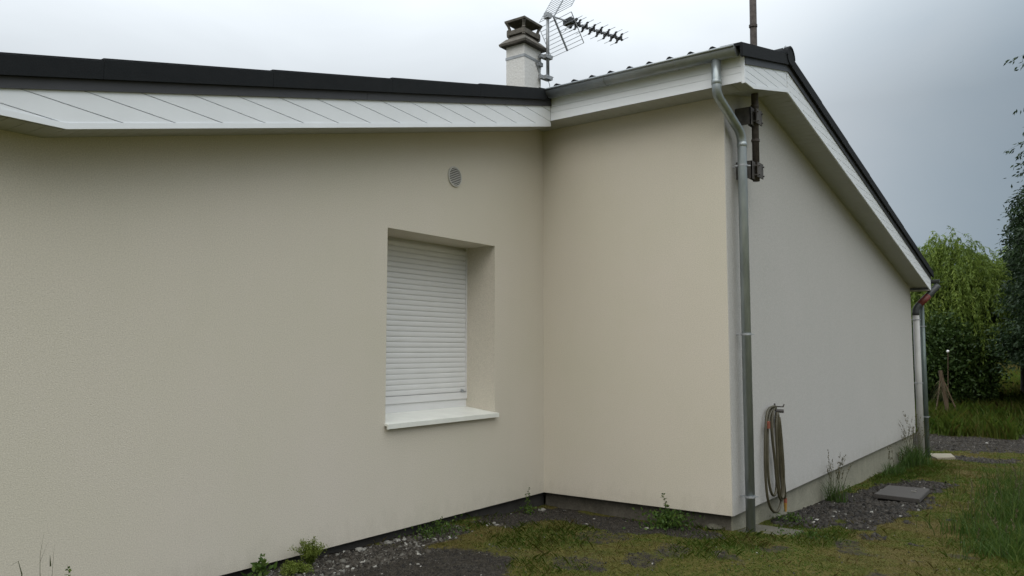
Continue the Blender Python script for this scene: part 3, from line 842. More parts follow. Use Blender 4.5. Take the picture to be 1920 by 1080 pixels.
# ring of the pot: four walls, so the flue inside is open
def ring(bm, o, w, z0, z1):
    box(bm, CX0 - o, CX1 + o, CY0 - o, CY0 - o + w, z0, z1, .006); box(bm, CX0 - o, CX1 + o, CY1 + o - w, CY1 + o, z0, z1, .006)
    box(bm, CX0 - o, CX0 - o + w, CY0 - o + w, CY1 + o - w, z0, z1, .006); box(bm, CX1 + o - w, CX1 + o, CY0 - o + w, CY1 + o - w, z0, z1, .006)
ring(bm, -.005, .06, 6.620, 6.70)
for sx in (0, 1):
    for sy in (0, 1):
        x = CX0 + .03 if sx == 0 else CX1 - .03; y = CY0 + .03 if sy == 0 else CY1 - .03
        box(bm, x - .02, x + .02, y - .02, y + .02, 6.600, 6.625)
        ox, oy = (-.012 if sx == 0 else .012), (-.012 if sy == 0 else .012)
        tube(bm, [(x, y, 6.695), (x - ox, y - oy, 6.735), (x + ox * .3, y + oy * .3, 6.79), (x + ox * 1.2, y + oy * 1.2, 6.83)], .03, 8, radii=[.034, .024, .024, .036])
finish('chimney_pot', bm, M_CONC, chim)
bm = bmesh.new(); frust(bm, .015, 6.828, .02, 6.862); frust(bm, .02, 6.8622, -.10, 6.905)
finish('pot_lid', bm, M_CONC, chim)

# ------------------------------------------------------------------ tv aerial on its mast, strapped to the chimney
MX, MY = 3.183, 2.05
aer = empty('tv_aerial', (MX, MY, 5.93), 'grid reflector TV aerial on a steel mast strapped to the white chimney', 'aerial')
bm = bmesh.new(); tube(bm, [(MX, MY, 5.93), (MX, MY, 7.05)], .027, 14); finish('mast', bm, M_STEEL, aer, smooth=True)
bm = bmesh.new()
zb_ = 6.245
o_ = .006
for (x0, x1, y0, y1) in ((CX0 - o_, CX1 + o_, CY0 - o_, CY0 - .001), (CX0 - o_, CX1 + o_, CY1 + .001, CY1 + o_), (CX0 - o_, CX0 - .001, CY0 - .001, CY1 + .001), (CX1 + .001, CX1 + o_, CY0 - .001, CY1 + .001)):
    box(bm, x0, x1, y0, y1, zb_ - .022, zb_ + .022)
finish('chimney_strap', bm, M_STEEL, aer)
for z in (6.33, 5.99):
    bm = bmesh.new()
    obox(bm, (CX1 - .0, CY0 - .06, z), (1, -.15, 0), (.15, 1, 0), (0, 0, 1), .10, .03, .028)
    obox(bm, (MX - .005, MY + .002, z - .01), (1, -.15, 0), (.15, 1, 0), (0, 0, 1), .075, .045, .030)
    tube(bm, [(MX + .05, MY - .075, z), (MX + .05, MY + .05, z)], .006, 8)
    tube(bm, [(MX - .05, MY - .065, z), (MX - .05, MY + .05, z)], .006, 8)
    finish('mast_bracket', bm, M_STEEL, aer)
bm = bmesh.new()
obox(bm, (CX1 - .06, CY0 - .025, 6.20), (1, 0, 0), (0, 1, 0), (0, 0, 1), .05, .022, .03)
tube(bm, [(CX1 - .055, CY0 - .03, 6.12), (CX1 - .055, CY0 - .03, 6.30)], .008, 8)
finish('strap_tensioner', bm, M_STEEL, aer)
bm = bmesh.new()
for dx in (0, .012): tube(bm, [(CX1 - .17 + dx, CY0 - .012, 6.215), (CX1 - .10 + dx, CY0 - .014, 6.12), (CX1 - .03 + dx, CY0 - .03, 6.0)], .006, 6)
finish('stay_bar', bm, M_STEEL, aer)
bm = bmesh.new(); tube(bm, smoothline([(MX - .03, MY - .03, 6.95), (MX - .035, MY - .028, 6.4), (MX - .03, MY - .028, 5.95), (MX + .02, MY - .02, 5.80), (MX + .05, MY + .1, 5.3), (MX, MY + .1, 4.55)], 5), .005, 6)
finish('cable', bm, M_BLACK, aer, smooth=True)
D = Vector((.958, -.287, 0)); R_ = Vector((.287, .958, 0)); Z_ = Vector((0, 0, 1))
P0 = Vector((MX, MY, 7.02))
bm = bmesh.new(); obox(bm, P0 + D * .01, D, R_, Z_, .06, .035, .03); obox(bm, P0 + D * .0 - Z_ * .04, D, R_, Z_, .045, .05, .02)
for s in (-1, 1): tube(bm, [P0 + R_ * .035 * s - D * .05 - Z_ * .02, P0 + R_ * .035 * s + D * .06 - Z_ * .02], .006, 8)
finish('mast_clamp', bm, M_STEEL, aer)
bm = bmesh.new(); obox(bm, P0 + D * .78, D, R_, Z_, .82, .010, .010); boom = finish('boom', bm, M_ALU, aer)
# reflector panels
for s in (-1, 1):
    a = P0 + D * .13 + Z_ * .01 * s; b = P0 + D * .42 + Z_ * .50 * s
    bm = bmesh.new(); obox(bm, (a + b) / 2, (b - a), R_, (b - a).cross(R_), (b - a).length / 2, .014, .009)
    for i in range(9):
        c = a.lerp(b, .08 + .90 * i / 8); tube(bm, [c - R_ * .40, c + R_ * .40], .0045, 6)
    for e in (-1, 1):
        c0, c1 = a.lerp(b, .08) + R_ * .40 * e, a.lerp(b, .98) + R_ * .40 * e
        tube(bm, [c0, c1], .0075 if e < 0 else .005, 6)
    o = finish('reflector_grid', bm, M_ALU, aer)
bm = bmesh.new(); tube(bm, smoothline([P0 + D * .05 - Z_ * .1, P0 + D * .15 - Z_ * .07, P0 + D * .3 - Z_ * .22, P0 + D * .45 - Z_ * .05], 5), .004, 6); finish('feeder_cable', bm, M_BLACK, aer)


def xdir(c, s, rods, bmx, bmr):
    for sx, sz in ((1, 1), (1, -1)):
        d = (R_ * sx * .075 + Z_ * sz * .055); obox(bmx, c, d, D, d.cross(D), d.length, .012, .009)
    obox(bmx, c, D, R_, Z_, .03, .018, .020)
    for sx in (-1, 1):
        obox(bmx, c + R_ * .062 * sx, Z_, R_, D, .05, .008, .008)
        for sz in (-1, 1):
            e = c + R_ * .07 * sx + Z_ * .052 * sz
            obox(bmx, e, R_, Z_, D, .022, .010, .012)
            b4 = bmesh.new(); tube(b4, [e, e + R_ * rods * sx], .0042, 6); bmr.append(b4)


for t in (.55, .64, .80, .965, 1.13, 1.295, 1.46, 1.60):
    bx_, br_ = bmesh.new(), []; xdir(P0 + D * t, 1, .15, bx_, br_)
    o = finish('director', bx_, M_BLACK, aer); [finish('rod', b4, M_ALU, o) for b4 in br_]
bm = bmesh.new(); c = P0 + D * .44
obox(bm, c, R_, D, Z_, .09, .04, .045); obox(bm, c + D * .06, R_, D, Z_, .13, .022, .012); obox(bm, c + D * .10 + Z_ * .03, R_, D, Z_, .12, .010, .009); obox(bm, c + D * .10 - Z_ * .03, R_, D, Z_, .12, .010, .009)
finish('dipole_box', bm, M_BLACK, aer)

# ------------------------------------------------------------------ iron pole on the gable wall, passing up through the overhang
px_, py_ = 0.395, YC - .15
pole = empty('iron_pole', (px_, py_, 3.30), 'rusty iron pole bracketed to the grey gable wall and rising through the eave', 'pole')
bm = bmesh.new(); tube(bm, [(px_ - .0, py_, 3.28), (px_ + .015, py_, 4.35), (px_ + .05, py_, 6.2)], .0335, 16); finish('tube', bm, M_RUST, pole, smooth=True)
for z, r in ((3.68, .040), (4.02, .039), (4.83, .040)): bm = bmesh.new(); tube(bm, [(px_ + .02 * (z - 3.3) / 1.0 * .6, py_, z - .012), (px_ + .02 * (z - 3.3) / 1.0 * .6, py_, z + .012)], r, 16); finish('collar', bm, M_RUST, pole)
for z, tilt in ((3.90, .0), (3.375, .0)):
    bm = bmesh.new()
    # wall plate standing edge-on to the wall, folded lug behind the tube, clamp with bolts
    box(bm, px_ - .13, px_ + .02, YC - .155, YC - .145, z - .085, z + .085)
    box(bm, px_ - .13, px_ - .122, YC - .155, YC - .001, z - .085, z + .085)
    box(bm, px_ - .075, px_ + .075, py_ + .030, py_ + .042, z - .08, z + .08)
    box(bm, px_ - .075, px_ + .075, py_ - .046, py_ - .036, z - .07, z + .075)
    box(bm, px_ + .03, px_ + .045, YC - .13, YC - .001, z - .03, z + .03)
    for dx in (-.058, .058):
        for dz in (-.045, .045): tube(bm, [(px_ + dx, py_ - .060, z + dz), (px_ + dx, py_ + .055, z + dz)], .008, 8)
    finish('bracket', bm, M_RUSTPLATE, pole)

# ------------------------------------------------------------------ garden hose on its hook
def wallpt(u, v, y):
    d = FW * FPX + RT * (u - 960) + UP * (540 - v); t = (y - CAM[1]) / d[1]; return Vector(CAM + d * t)


def hp(lst, y0, dy=0.0):
    n = len(lst); return [wallpt(1400 + a / 4.5, 740 + b / 4.5, YC - y0 - dy * math.sin(math.pi * i / (n - 1))) for i, (a, b) in enumerate(lst)]


hose = empty('garden_hose', tuple(wallpt(1450, 955, YC - .04)), 'coiled brown-green garden hose hanging from a hook on the grey gable wall', 'hose')
loops = [
    ([(238, 100), (200, 110), (172, 160), (160, 300), (155, 500), (160, 700), (175, 860), (200, 950), (235, 990), (268, 975), (292, 900), (298, 780), (285, 550), (268, 330), (252, 160)], .035, .02),
    ([(244, 102), (215, 122), (188, 200), (176, 360), (176, 540), (186, 720), (205, 820), (228, 850), (246, 820), (252, 700), (235, 520), (215, 360), (208, 230), (222, 140), (246, 112)], .028, .02),
    ([(246, 104), (226, 130), (214, 240), (218, 380), (238, 560), (252, 720), (268, 830), (285, 885), (303, 860), (310, 740), (300, 520), (282, 300), (262, 150)], .03, .03),
    ([(256, 150), (250, 300), (258, 480), (264, 640), (276, 800), (292, 870), (312, 840), (312, 640), (296, 400), (276, 190)], .045, .02),
    ([(264, 150), (276, 280), (292, 430), (300, 560), (312, 700), (322, 800), (325, 885)], .04, .02),
    ([(258, 148), (262, 290), (272, 430), (282, 580), (292, 720), (302, 830), (300, 880)], .02, .01),
]
for pts, y0, dy in loops:
    bm = bmesh.new(); tube(bm, smoothline(hp(pts, y0, dy), 5), .0135, 8); finish('hose_loop', bm, M_HOSE, hose, smooth=True)
bm = bmesh.new(); a = wallpt(1400 + 325 / 4.5, 740 + 870 / 4.5, YC - .04)
tube(bm, [a, a - Vector((0, 0, .05))], .018, 12); finish('connector', bm, M_RED, hose)
bm = bmesh.new(); tube(bm, [a - Vector((0, 0, .0502)), a - Vector((0, 0, .07)), a - Vector((0, 0, .14))], .014, 12, radii=[.019, .016, .012]); finish('nozzle', bm, M_YEL, hose)
bm = bmesh.new(); q = wallpt(1400 + 182 / 4.5, 740 + 255 / 4.5, YC - .062); obox(bm, q, (1, 0, 0), (0, 1, 0), (0, 0, 1), .022, .013, .035); finish('tape_wrap', bm, M_RED, hose)
hk = wallpt(1452, 762, YC)
bm = bmesh.new(); tube(bm, [hk, hk + Vector((0, -.09, .0)), hk + Vector((0, -.10, .025))], .007, 8); box(bm, hk.x - .02, hk.x + .02, YC - .006, YC - .0005, hk.z - .04, hk.z + .03)
tube(bm, [hk + Vector((.03, -.0, -.045)), hk + Vector((.07, -.07, -.05))], .02, 10)
finish('hook', bm, M_RUSTPLATE, hose)

# ------------------------------------------------------------------ paving slabs
def slab(name, corners, th, mat_, label, z, tilt=(0, 0)):
    bm = bmesh.new(); cx = sum(c[0] for c in corners) / 4; cy = sum(c[1] for c in corners) / 4
    zz = lambda x, y: z + tilt[0] * (x - cx) + tilt[1] * (y - cy)
    A = [bm.verts.new((x, y, zz(x, y) - th)) for x, y in corners]; B = [bm.verts.new((x, y, zz(x, y))) for x, y in corners]
    bm.faces.new(A[::-1]); fb = bm.faces.new(B)
    for i in range(4): bm.faces.new((A[i], A[(i + 1) % 4], B[(i + 1) % 4], B[i]))
    bmesh.ops.bevel(bm, geom=list(bm.edges), offset=.006, segments=2, affect='EDGES')
    return tag(finish(name, bm, mat_), label, 'slab')


slab('paving_slab', [(0.09, -2.52), (0.10, YC + .015), (0.62, YC + .01), (0.60, -2.52)], .045, M_SLAB, 'weathered concrete slab under the foot of the front zinc downpipe', -0.012, (-.05, .0))
slab('paving_slab', [(3.48, -3.02), (3.55, -2.50), (4.40, -2.50), (4.43, -2.99)], .05, M_SLABD, 'dark flat slab lying on the slate chips beside the gable wall', -0.115, (-.01, .0))
slab('paving_slab', [(9.05, -2.40), (9.65, -2.10), (9.90, -2.52), (9.35, -2.66)], .05, M_SLABP, 'small pale slab on the grass at the far end of the gable wall', -0.275)
bm = bmesh.new(); q = (4.05, -2.86)
for i in range(5):
    obox(bm, (q[0] + rnd.uniform(-.07, .07), q[1] + rnd.uniform(-.02, .02), -.108), (rnd.uniform(-1, 1), 1, 0), (1, .3, 0), (0, 0, 1), rnd.uniform(.01, .03), rnd.uniform(.01, .02), .004)
tag(finish('mortar_crumb', bm, M_STONE), 'white crumbs of mortar lying on the dark flat slab', 'rubble', kind='stuff')


# ------------------------------------------------------------------ numpy mesh of many small pieces
def mesh_np(name, V, F, tint, mat_, parent=None):
    me = bpy.data.meshes.new(name)
    V = np.asarray(V, dtype=np.float32).reshape(-1, 3); F = np.asarray(F, dtype=np.int32)
    me.vertices.add(len(V)); me.vertices.foreach_set('co', V.ravel())
    me.loops.add(F.size); me.loops.foreach_set('vertex_index', F.ravel())
    k = F.shape[1]
    me.polygons.add(len(F)); me.polygons.foreach_set('loop_start', np.arange(0, F.size, k, dtype=np.int32))
    me.update(calc_edges=True)
    at = me.attributes.new('tint', 'FLOAT', 'POINT'); at.data.foreach_set('value', np.asarray(tint, dtype=np.float32))
    return link_mesh(name, me, mat_, parent)


def nrm(a): return a / np.maximum(np.linalg.norm(a, axis=-1, keepdims=True), 1e-9)


def leaves(P, Dr, L, W, tint, rng, fold=0.25):
    """kite-shaped leaves: P base points, Dr directions"""
    n = len(P); Dr = nrm(Dr); r = nrm(rng.normal(size=(n, 3))); S = nrm(np.cross(Dr, r)); Nn = np.cross(S, Dr)
    L = np.broadcast_to(L, (n,))[:, None]; W = np.broadcast_to(W, (n,))[:, None]
    V = np.stack([P, P + Dr * L * .45 + S * W * .5 + Nn * W * fold * .5, P + Dr * L - Nn * L * .06, P + Dr * L * .45 - S * W * .5 + Nn * W * fold * .5], 1)
    F = np.arange(n * 4).reshape(n, 4)
    return V.reshape(-1, 3), F, np.repeat(tint, 4)


# ------------------------------------------------------------------ grass, moss and slate chips
rng = np.random.default_rng(11)
M_GRASS = leaf_mat('grass_blades', [(0, (0.072, 0.135, 0.018)), (.35, (0.105, 0.145, 0.022)), (.65, (0.118, 0.102, 0.024)), (1, (0.25, 0.20, 0.09))], .5, .6)
M_SLATE = leaf_mat('slate_chips', [(0, (0.012, 0.011, 0.010)), (.45, (0.038, 0.033, 0.027)), (.8, (0.074, 0.066, 0.054)), (.93, (0.12, 0.115, 0.10)), (1, (0.36, 0.35, 0.32))], 0, .8)


def in_view(x, y, m=0.04):
    d = np.stack([x - CAM[0], y - CAM[1], np.full_like(x, -CAM[2])], -1)
    z = d @ FW; u = (d @ RT) / z * FPX; v = (d @ UP) / z * FPX
    return (z > .3) & (np.abs(u) < 960 * (1 + m) + 90) & (v > -540 - 260) & (v < 100)


def free_ground(x, y):
    """outside the house footprint"""
    a = (y > 0.02) & (x < 0.02) & (x > XL)
    b = (x > 0.02) & (y > YC + .02) & (x < X_END)
    s = (x > .08) & (x < .62) & (y > -2.53); s2 = (x > 3.46) & (x < 4.45) & (y > -3.03) & (y < -2.48); s3 = (x > 9.1) & (x < 9.85) & (y > -2.62) & (y < -2.12)
    return ~(a | b | s | s2 | s3)


def blades(N, xr, yr, hmin, hmax, w, tintf, dens, lean=.5, power=1.0):
    x = rng.uniform(*xr, N); y = rng.uniform(*yr, N)
    k = in_view(x, y) & free_ground(x, y); x, y = x[k], y[k]
    dr = np.array([dens(a, b) for a, b in zip(x, y)]); k = rng.random(len(x)) < dr; x, y = x[k], y[k]
    n = len(x); z = np.array([gz(a, b) for a, b in zip(x, y)])
    h = rng.uniform(hmin, hmax, n) * (0.6 + .8 * rng.random(n) ** 2)
    a = rng.uniform(0, 2 * np.pi, n); ln = rng.uniform(.15, lean, n) * h
    P = np.stack([x, y, z - .004], 1); dx = np.stack([np.cos(a) * ln, np.sin(a) * ln, h], 1)
    s = np.stack([-np.sin(a), np.cos(a), np.zeros(n)], 1) * w * rng.uniform(.6, 1.3, n)[:, None]
    mid = P + dx * np.array([.35, .35, .6]); tip = P + dx
    V = np.stack([P - s, P + s, mid + s * .7, tip, mid - s * .7], 1)
    F = np.arange(n * 5).reshape(n, 5)
    t = np.array([tintf(p, q) for p, q in zip(x, y)]) + rng.normal(0, .13, n)
    return V.reshape(-1, 3), F, np.repeat(np.clip(t, 0, 1), 5)


def moss_t(x, y): return .55 + .7 * pn(x, y, 1.3, 6.0) + .35 * pn(x, y, 5, 2.0) - .45 * green(x, y)


GREENS = [(-1.35, -.95, .6, .45), (0.35, -2.75, .7, .22), (-0.2, -2.35, .6, .28), (-0.25, -1.75, .3, .3), (7.2, -2.35, 1.5, .5), (-1.35, -.15, .8, .2), (-2.2, -1.5, .3, .3),
          (3.4, -4.5, 4.5, .9), (5.9, -2.3, .9, .3), (-.9, -2.2, .5, .3), (0.9, -2.35, .35, .18)]


def green(x, y):
    v = 0
    for cx, cy, rx, ry in GREENS:
        r = math.hypot((x - cx) / rx, (y - cy) / ry) + .3 * pn(x, y, 4, 1.0)
        v = max(v, 1 - sstep(.6, 1.2, r))
    return v


Vs, Fs, Ts = [], [], []


def add(v, f, t):
    off = sum(len(a) for a in Vs); Vs.append(v); Fs.append(f + off); Ts.append(t)


add(*blades(420000, (-4.5, 3.2), (-5.4, 0.1), .006, .017, .0022, moss_t, lambda x, y: (1 - dirt(x, y)) ** 2 * .75, 2.6))
add(*blades(150000, (3.2, 12), (-6.5, -1.8), .010, .026, .0045, moss_t, lambda x, y: (1 - dirt(x, y)) ** 2 * .8, 2.4))
add(*blades(130000, (-4.5, 9.5), (-5.6, 0.1), .022, .055, .0017, lambda x, y: (.30 + .35 * pn(x, y, 3, 2)), lambda x, y: green(x, y) * (1 - .85 * dirt(x, y)), 1.5))
add(*blades(18000, (-4.5, 9), (-5.6, 0.1), .03, .07, .0018, lambda x, y: .75, lambda x, y: .25 * (1 - dirt(x, y)), 1.2))
# longer unmown grass behind the slate band
add(*blades(90000, (13.2, 21), (-9, 1.5), .12, .38, .014, lambda x, y: .34 + .35 * pn(x, y, .7, 2), lambda x, y: (1 - dirt(x, y)) * .95, .8))
add(*blades(90000, (21, 46), (-16, 2.5), .10, .25, .035, lambda x, y: .52 + .3 * pn(x, y, .25, 2), lambda x, y: .9, .9))
V = np.concatenate(Vs); F = np.concatenate(Fs); Tt = np.concatenate(Ts)
g_ = mesh_np('grass', V, F, Tt, M_GRASS); tag(g_, 'short mossy olive grass and taller green tufts around the house', 'grass', kind='stuff')
print('grass blades', len(F))


def chips(N, xr, yr, r0, r1, flat, dens, tintf):
    x = rng.uniform(*xr, N); y = rng.uniform(*yr, N)
    k = in_view(x, y) & free_ground(x, y); x, y = x[k], y[k]
    dr = np.array([dens(a, b) for a, b in zip(x, y)]); k = rng.random(len(x)) < dr; x, y = x[k], y[k]
    n = len(x); z = np.array([gz(a, b) for a, b in zip(x, y)])
    r = r0 + (r1 - r0) * rng.random(n) ** 3
    th = r * rng.uniform(*flat, n)
    a0 = rng.uniform(0, 2 * np.pi, n)
    # five-sided flat chips with their own tilt
    ang = a0[:, None] + np.arange(5) * 2 * np.pi / 5 + rng.uniform(-.35, .35, (n, 5))
    rr = r[:, None] * rng.uniform(.55, 1.15, (n, 5)); el = rng.uniform(.5, 1, n)[:, None]
    lx, ly = rr * np.cos(ang), rr * np.sin(ang) * el
    tx, ty = rng.normal(0, .28, n)[:, None], rng.normal(0, .28, n)[:, None]
    topv = np.stack([x[:, None] + lx * .85, y[:, None] + ly * .85, z[:, None] + th[:, None] + lx * tx + ly * ty], -1)
    botv = np.stack([x[:, None] + lx, y[:, None] + ly, z[:, None] - .006 + lx * tx + ly * ty], -1)
    V = np.concatenate([topv, botv], 1); b = np.arange(n)[:, None] * 10
    quads = []
    for i in range(5):
        j = (i + 1) % 5; quads.append(np.concatenate([b + 5 + i, b + 5 + j, b + j, b + i], 1))
    # top as a quad + tri(degenerate quad avoided): fan with centre-less split
    quads.append(np.concatenate([b + 0, b + 1, b + 2, b + 3], 1))
    tri = np.concatenate([b + 0, b + 3, b + 4], 1)
    t = np.clip(tintf(n), 0, 1)
    return V.reshape(-1, 3), np.concatenate(quads), tri, np.repeat(t, 10)


def merge_chips(name, parts, mat_, label):
    V, Q, Tn, Ti, off = [], [], [], [], 0
    for v, q, t, ti in parts: V.append(v); Q.append(q + off); Tn.append(t + off); Ti.append(ti); off += len(v)
    V = np.concatenate(V); Q = np.concatenate(Q); Tn = np.concatenate(Tn); Ti = np.concatenate(Ti)
    me = bpy.data.meshes.new(name); me.vertices.add(len(V)); me.vertices.foreach_set('co', V.astype(np.float32).ravel())
    li = np.concatenate([Q.ravel(), Tn.ravel()]).astype(np.int32); me.loops.add(len(li)); me.loops.foreach_set('vertex_index', li)
    ls = np.concatenate([np.arange(0, Q.size, 4), Q.size + np.arange(0, Tn.size, 3)]).astype(np.int32)
    me.polygons.add(len(ls)); me.polygons.foreach_set('loop_start', ls); me.update(calc_edges=True)
    at = me.attributes.new('tint', 'FLOAT', 'POINT'); at.data.foreach_set('value', Ti.astype(np.float32))
    o = link_mesh(name, me, mat_); return tag(o, label, 'gravel', kind='stuff')


tn = lambda lo, hi, wp: (lambda n: np.where(rng.random(n) < wp, rng.uniform(.93, 1, n), rng.uniform(lo, hi, n)))
sand = lambda x, y: dirt(x, y) ** 1.5
merge_chips('gravel', [
    chips(80000, (-4.5, 0.1), (-2.4, 0.05), .003, .014, (.2, .7), lambda x, y: sand(x, y) * .8, tn(0, .6, .008)),
    chips(5000, (-4.5, -1.2), (-.5, 0.05), .006, .028, (.2, .6), lambda x, y: sand(x, y) * .7, tn(.5, .95, .08)),
    chips(42000, (0.7, 6.5), (-3.5, YC), .010, .042, (.12, .45), lambda x, y: sand(x, y) * .95, tn(0, .6, .012)),
    chips(60000, (8.9, 16), (-8, 0.8), .012, .045, (.12, .45), lambda x, y: sand(x, y) * .9, tn(.1, .7, .004)),
    chips(5000, (-4.5, 3.5), (-5, 0), .004, .014, (.3, .7), lambda x, y: .35, tn(.2, .9, .06)),
], M_SLATE, 'dark slate chips, soil crumbs and small gravel along the walls')


def stone(x, y, r, label, mat_=M_STONE, name='stone'):
    bm = bmesh.new(); bmesh.ops.create_icosphere(bm, subdivisions=2, radius=1)
    s = rnd.uniform(0, 50); a = rnd.uniform(0, 3.1)
    for v in bm.verts:
        d = 1 + .35 * mnoise.noise(v.co * 1.3 + Vector((s, 0, 0))); c = v.co * d
        c = Vector((c.x * r, c.y * r * .65, c.z * r * .38)); c.rotate(Matrix.Rotation(a, 3, 'Z')); v.co = c + Vector((x, y, gz(x, y) + r * .16))
    return tag(finish(name, bm, mat_), label, 'stone', 'pale stones lying on the soil by the walls')


def gpt(u, v, z=0.06):
    d = FW * FPX + RT * (u - 960) + UP * (540 - v); t = (z - CAM[2]) / d[2]; p = CAM + d * t; return float(p[0]), float(p[1])


for (u, v, r, lab) in [
    (660, 1036, .050, 'flat pale stone below the wall, largest of the row beside the fern'),
    (682, 1035, .034, 'pale stone just right of the large flat stone by the left wall'),
    (720, 1022, .040, 'upright pale stone against the dark wall foot, below the window left side'),
    (744, 1018, .036, 'pale stone below the middle of the window sill'),
    (758, 1016, .028, 'small pale stone touching the one below the window middle'),
    (784, 1028, .020, 'small bright white stone on dark soil below the window'),
    (784, 1065, .022, 'bright white chip on the black soil at the bottom of the picture'),
    (679, 1062, .024, 'grey-white stone on the soil nearest the picture bottom, below the flat stone'),
    (932, 989, .026, 'whitish stone on the green patch right of the window'),
    (1114, 964, .022, 'round white stone beside the reddish soil under the projecting wall'),
    (1100, 980, .020, 'white stone in front of the round one, under the projecting wall'),
    (1213, 981, .024, 'long white chip on soil before the leafy weed stem'),
    (1016, 949, .050, 'broad grey-white stone in the inner corner of the walls'),
    (1438, 988, .022, 'white chip lying on the slab by the downpipe'),
    (1560, 956, .030, 'pale stone among the slate chips right of the hose'),
    (1520, 955, .022, 'smaller pale stone just left of the one among the slate chips'),
    (1612, 921, .028, 'pale stone by the plinth beyond the grass clump'),
]:
    x, y = gpt(u, v, 0.05 if u < 1300 else (-.03 if u < 1450 else -.14))
    if y > .0 and x < 0: y = -.03
    stone(x, y, r, lab)

# flagstone edge against the plinth near the corner
x, y = gpt(1335, 990, 0.0)
stone(x - .02, y - .05, .10, 'broad flat stone at the foot of the projecting wall near the outer corner', M_SLAB)

# ------------------------------------------------------------------ weeds and tall grasses
M_WEED = leaf_mat('weed_leaf', [(0, (0.030, 0.062, 0.014)), (.5, (0.065, 0.12, 0.024)), (1, (0.14, 0.20, 0.04))], .4)
M_FERN = leaf_mat('fern_leaf', [(0, (0.045, 0.075, 0.012)), (.5, (0.09, 0.13, 0.018)), (1, (0.17, 0.21, 0.04))], .3)
M_DRY = leaf_mat('dry_grass', [(0, (0.035, 0.048, 0.018)), (.5, (0.065, 0.068, 0.03)), (1, (0.17, 0.14, 0.08))], .2)
M_TUFT = leaf_mat('tuft_blades', [(0, (0.030, 0.065, 0.012)), (.5, (0.065, 0.115, 0.02)), (1, (0.15, 0.17, 0.04))], .4)
r2 = np.random.default_rng(5)


def ribbon(P, w, t):
    """flat grass blade along a polyline"""
    P = np.array(P); n = len(P); tan = np.gradient(P, axis=0); s = nrm(np.cross(tan, r2.normal(size=3)))
    ww = (w * np.linspace(1, .12, n))[:, None]; V = np.concatenate([P - s * ww, P + s * ww]); F = [[i, i + 1, n + i + 1, n + i] for i in range(n - 1)]
    return V, np.array(F), np.full(2 * n, t)


def blade_curve(x, y, z, h, a, lean, n=6, droop=.3):
    t = np.linspace(0, 1, n); d = lean * h * t ** 2
    return np.stack([x + np.cos(a) * d, y + np.sin(a) * d, z + h * (t - droop * t ** 3 * lean)], 1)


def cat(parts):
    V, F, T_, off = [], [], [], 0
    for v, f, t in parts: V.append(v); F.append(f + off); T_.append(t); off += len(v)
    return np.concatenate(V), np.concatenate(F), np.concatenate(T_)


def grass_clump(x, y, r, h, nb, ns, label, hs=None, group=None, matb=None, w=.0035, name='grass_clump', tb=(.1, .6), ry=None):
    z = gz(x, y); t = empty(name, (x, y, z), label, 'grass', group)
    ry = ry or r
    P = []
    for i in range(nb):
        px, py = x + r2.normal(0, r), y + r2.normal(0, ry)
        if py > YC - .01 and px > 0: py = YC - .01 - abs(r2.normal(0, .02))
        P.append(ribbon(blade_curve(px, py, gz(px, py) - .01, h * r2.uniform(.4, 1), r2.uniform(0, 6.28), r2.uniform(.1, .8)), w, r2.uniform(*tb)))
    mesh_np('foliage', *cat(P), matb or M_WEED, t)
    P = []
    for i in range(ns):
        px, py = x + r2.normal(0, r * .8), y + r2.normal(0, ry * .8)
        if py > YC - .01 and px > 0: py = YC - .02
        hh = (hs or h * 1.5) * r2.uniform(.55, 1); c = blade_curve(px, py, gz(px, py) - .01, hh, r2.uniform(0, 6.28), r2.uniform(.02, .35), 8)
        P.append(ribbon(c, .0042, r2.uniform(.1, .6)))
        k = 16; i0 = r2.uniform(.72, 1, k); pts = np.stack([np.interp(i0, np.linspace(0, 1, 8), c[:, j]) for j in range(3)], 1)
        dd = nrm(r2.normal(size=(k, 3)) * .5 + np.array([0, 0, 1.2])); P.append(leaves(pts, dd, .026, .008, r2.uniform(.4, 1, k), r2))
    if P: mesh_np('seed_sprays', *cat(P), M_DRY, t)
    return t


def leafy_weed(x, y, h, label, nbase=30, nst=1, lw=.02, m=None, spread=.10, hb=.07, name='weed'):
    z = gz(x, y); t = empty(name, (x, y, z), label, 'plant')
    P = []; S = []
    for s in range(nst):
        c = blade_curve(x + r2.normal(0, .01), y + r2.normal(0, .01), z - .01, h * (1 - .2 * s), r2.uniform(0, 6.28), .15, 8)
        S.append(ribbon(c, .003, .3))
        k = int(14 + h * 60); i0 = r2.uniform(.25, 1, k); pts = np.stack([np.interp(i0, np.linspace(0, 1, 8), c[:, j]) for j in range(3)], 1)
        P.append(leaves(pts, r2.normal(size=(k, 3)) + [0, 0, .4], lw * r2.uniform(.8, 1.8, k), lw * r2.uniform(.5, .9, k), r2.uniform(.2, .9, k), r2))
    n = nbase; a = r2.uniform(0, 6.28, n); d = np.abs(r2.normal(0, spread, n)); px = x + np.cos(a) * d; py = y + np.sin(a) * d
    if x < .02: py = np.minimum(py, -.012)
    pz = np.array([gz(p, q) for p, q in zip(px, py)]) + r2.uniform(0, hb, n)
    P.append(leaves(np.stack([px, py, pz], 1), r2.normal(size=(n, 3)) + [0, 0, .9], lw * r2.uniform(.9, 2.2, n), lw * r2.uniform(.6, 1.2, n), r2.uniform(.1, .8, n), r2))
    mesh_np('leaves', *cat(P), m or M_WEED, t)
    if S: mesh_np('stem', *cat(S), M_DRY, t)
    return t


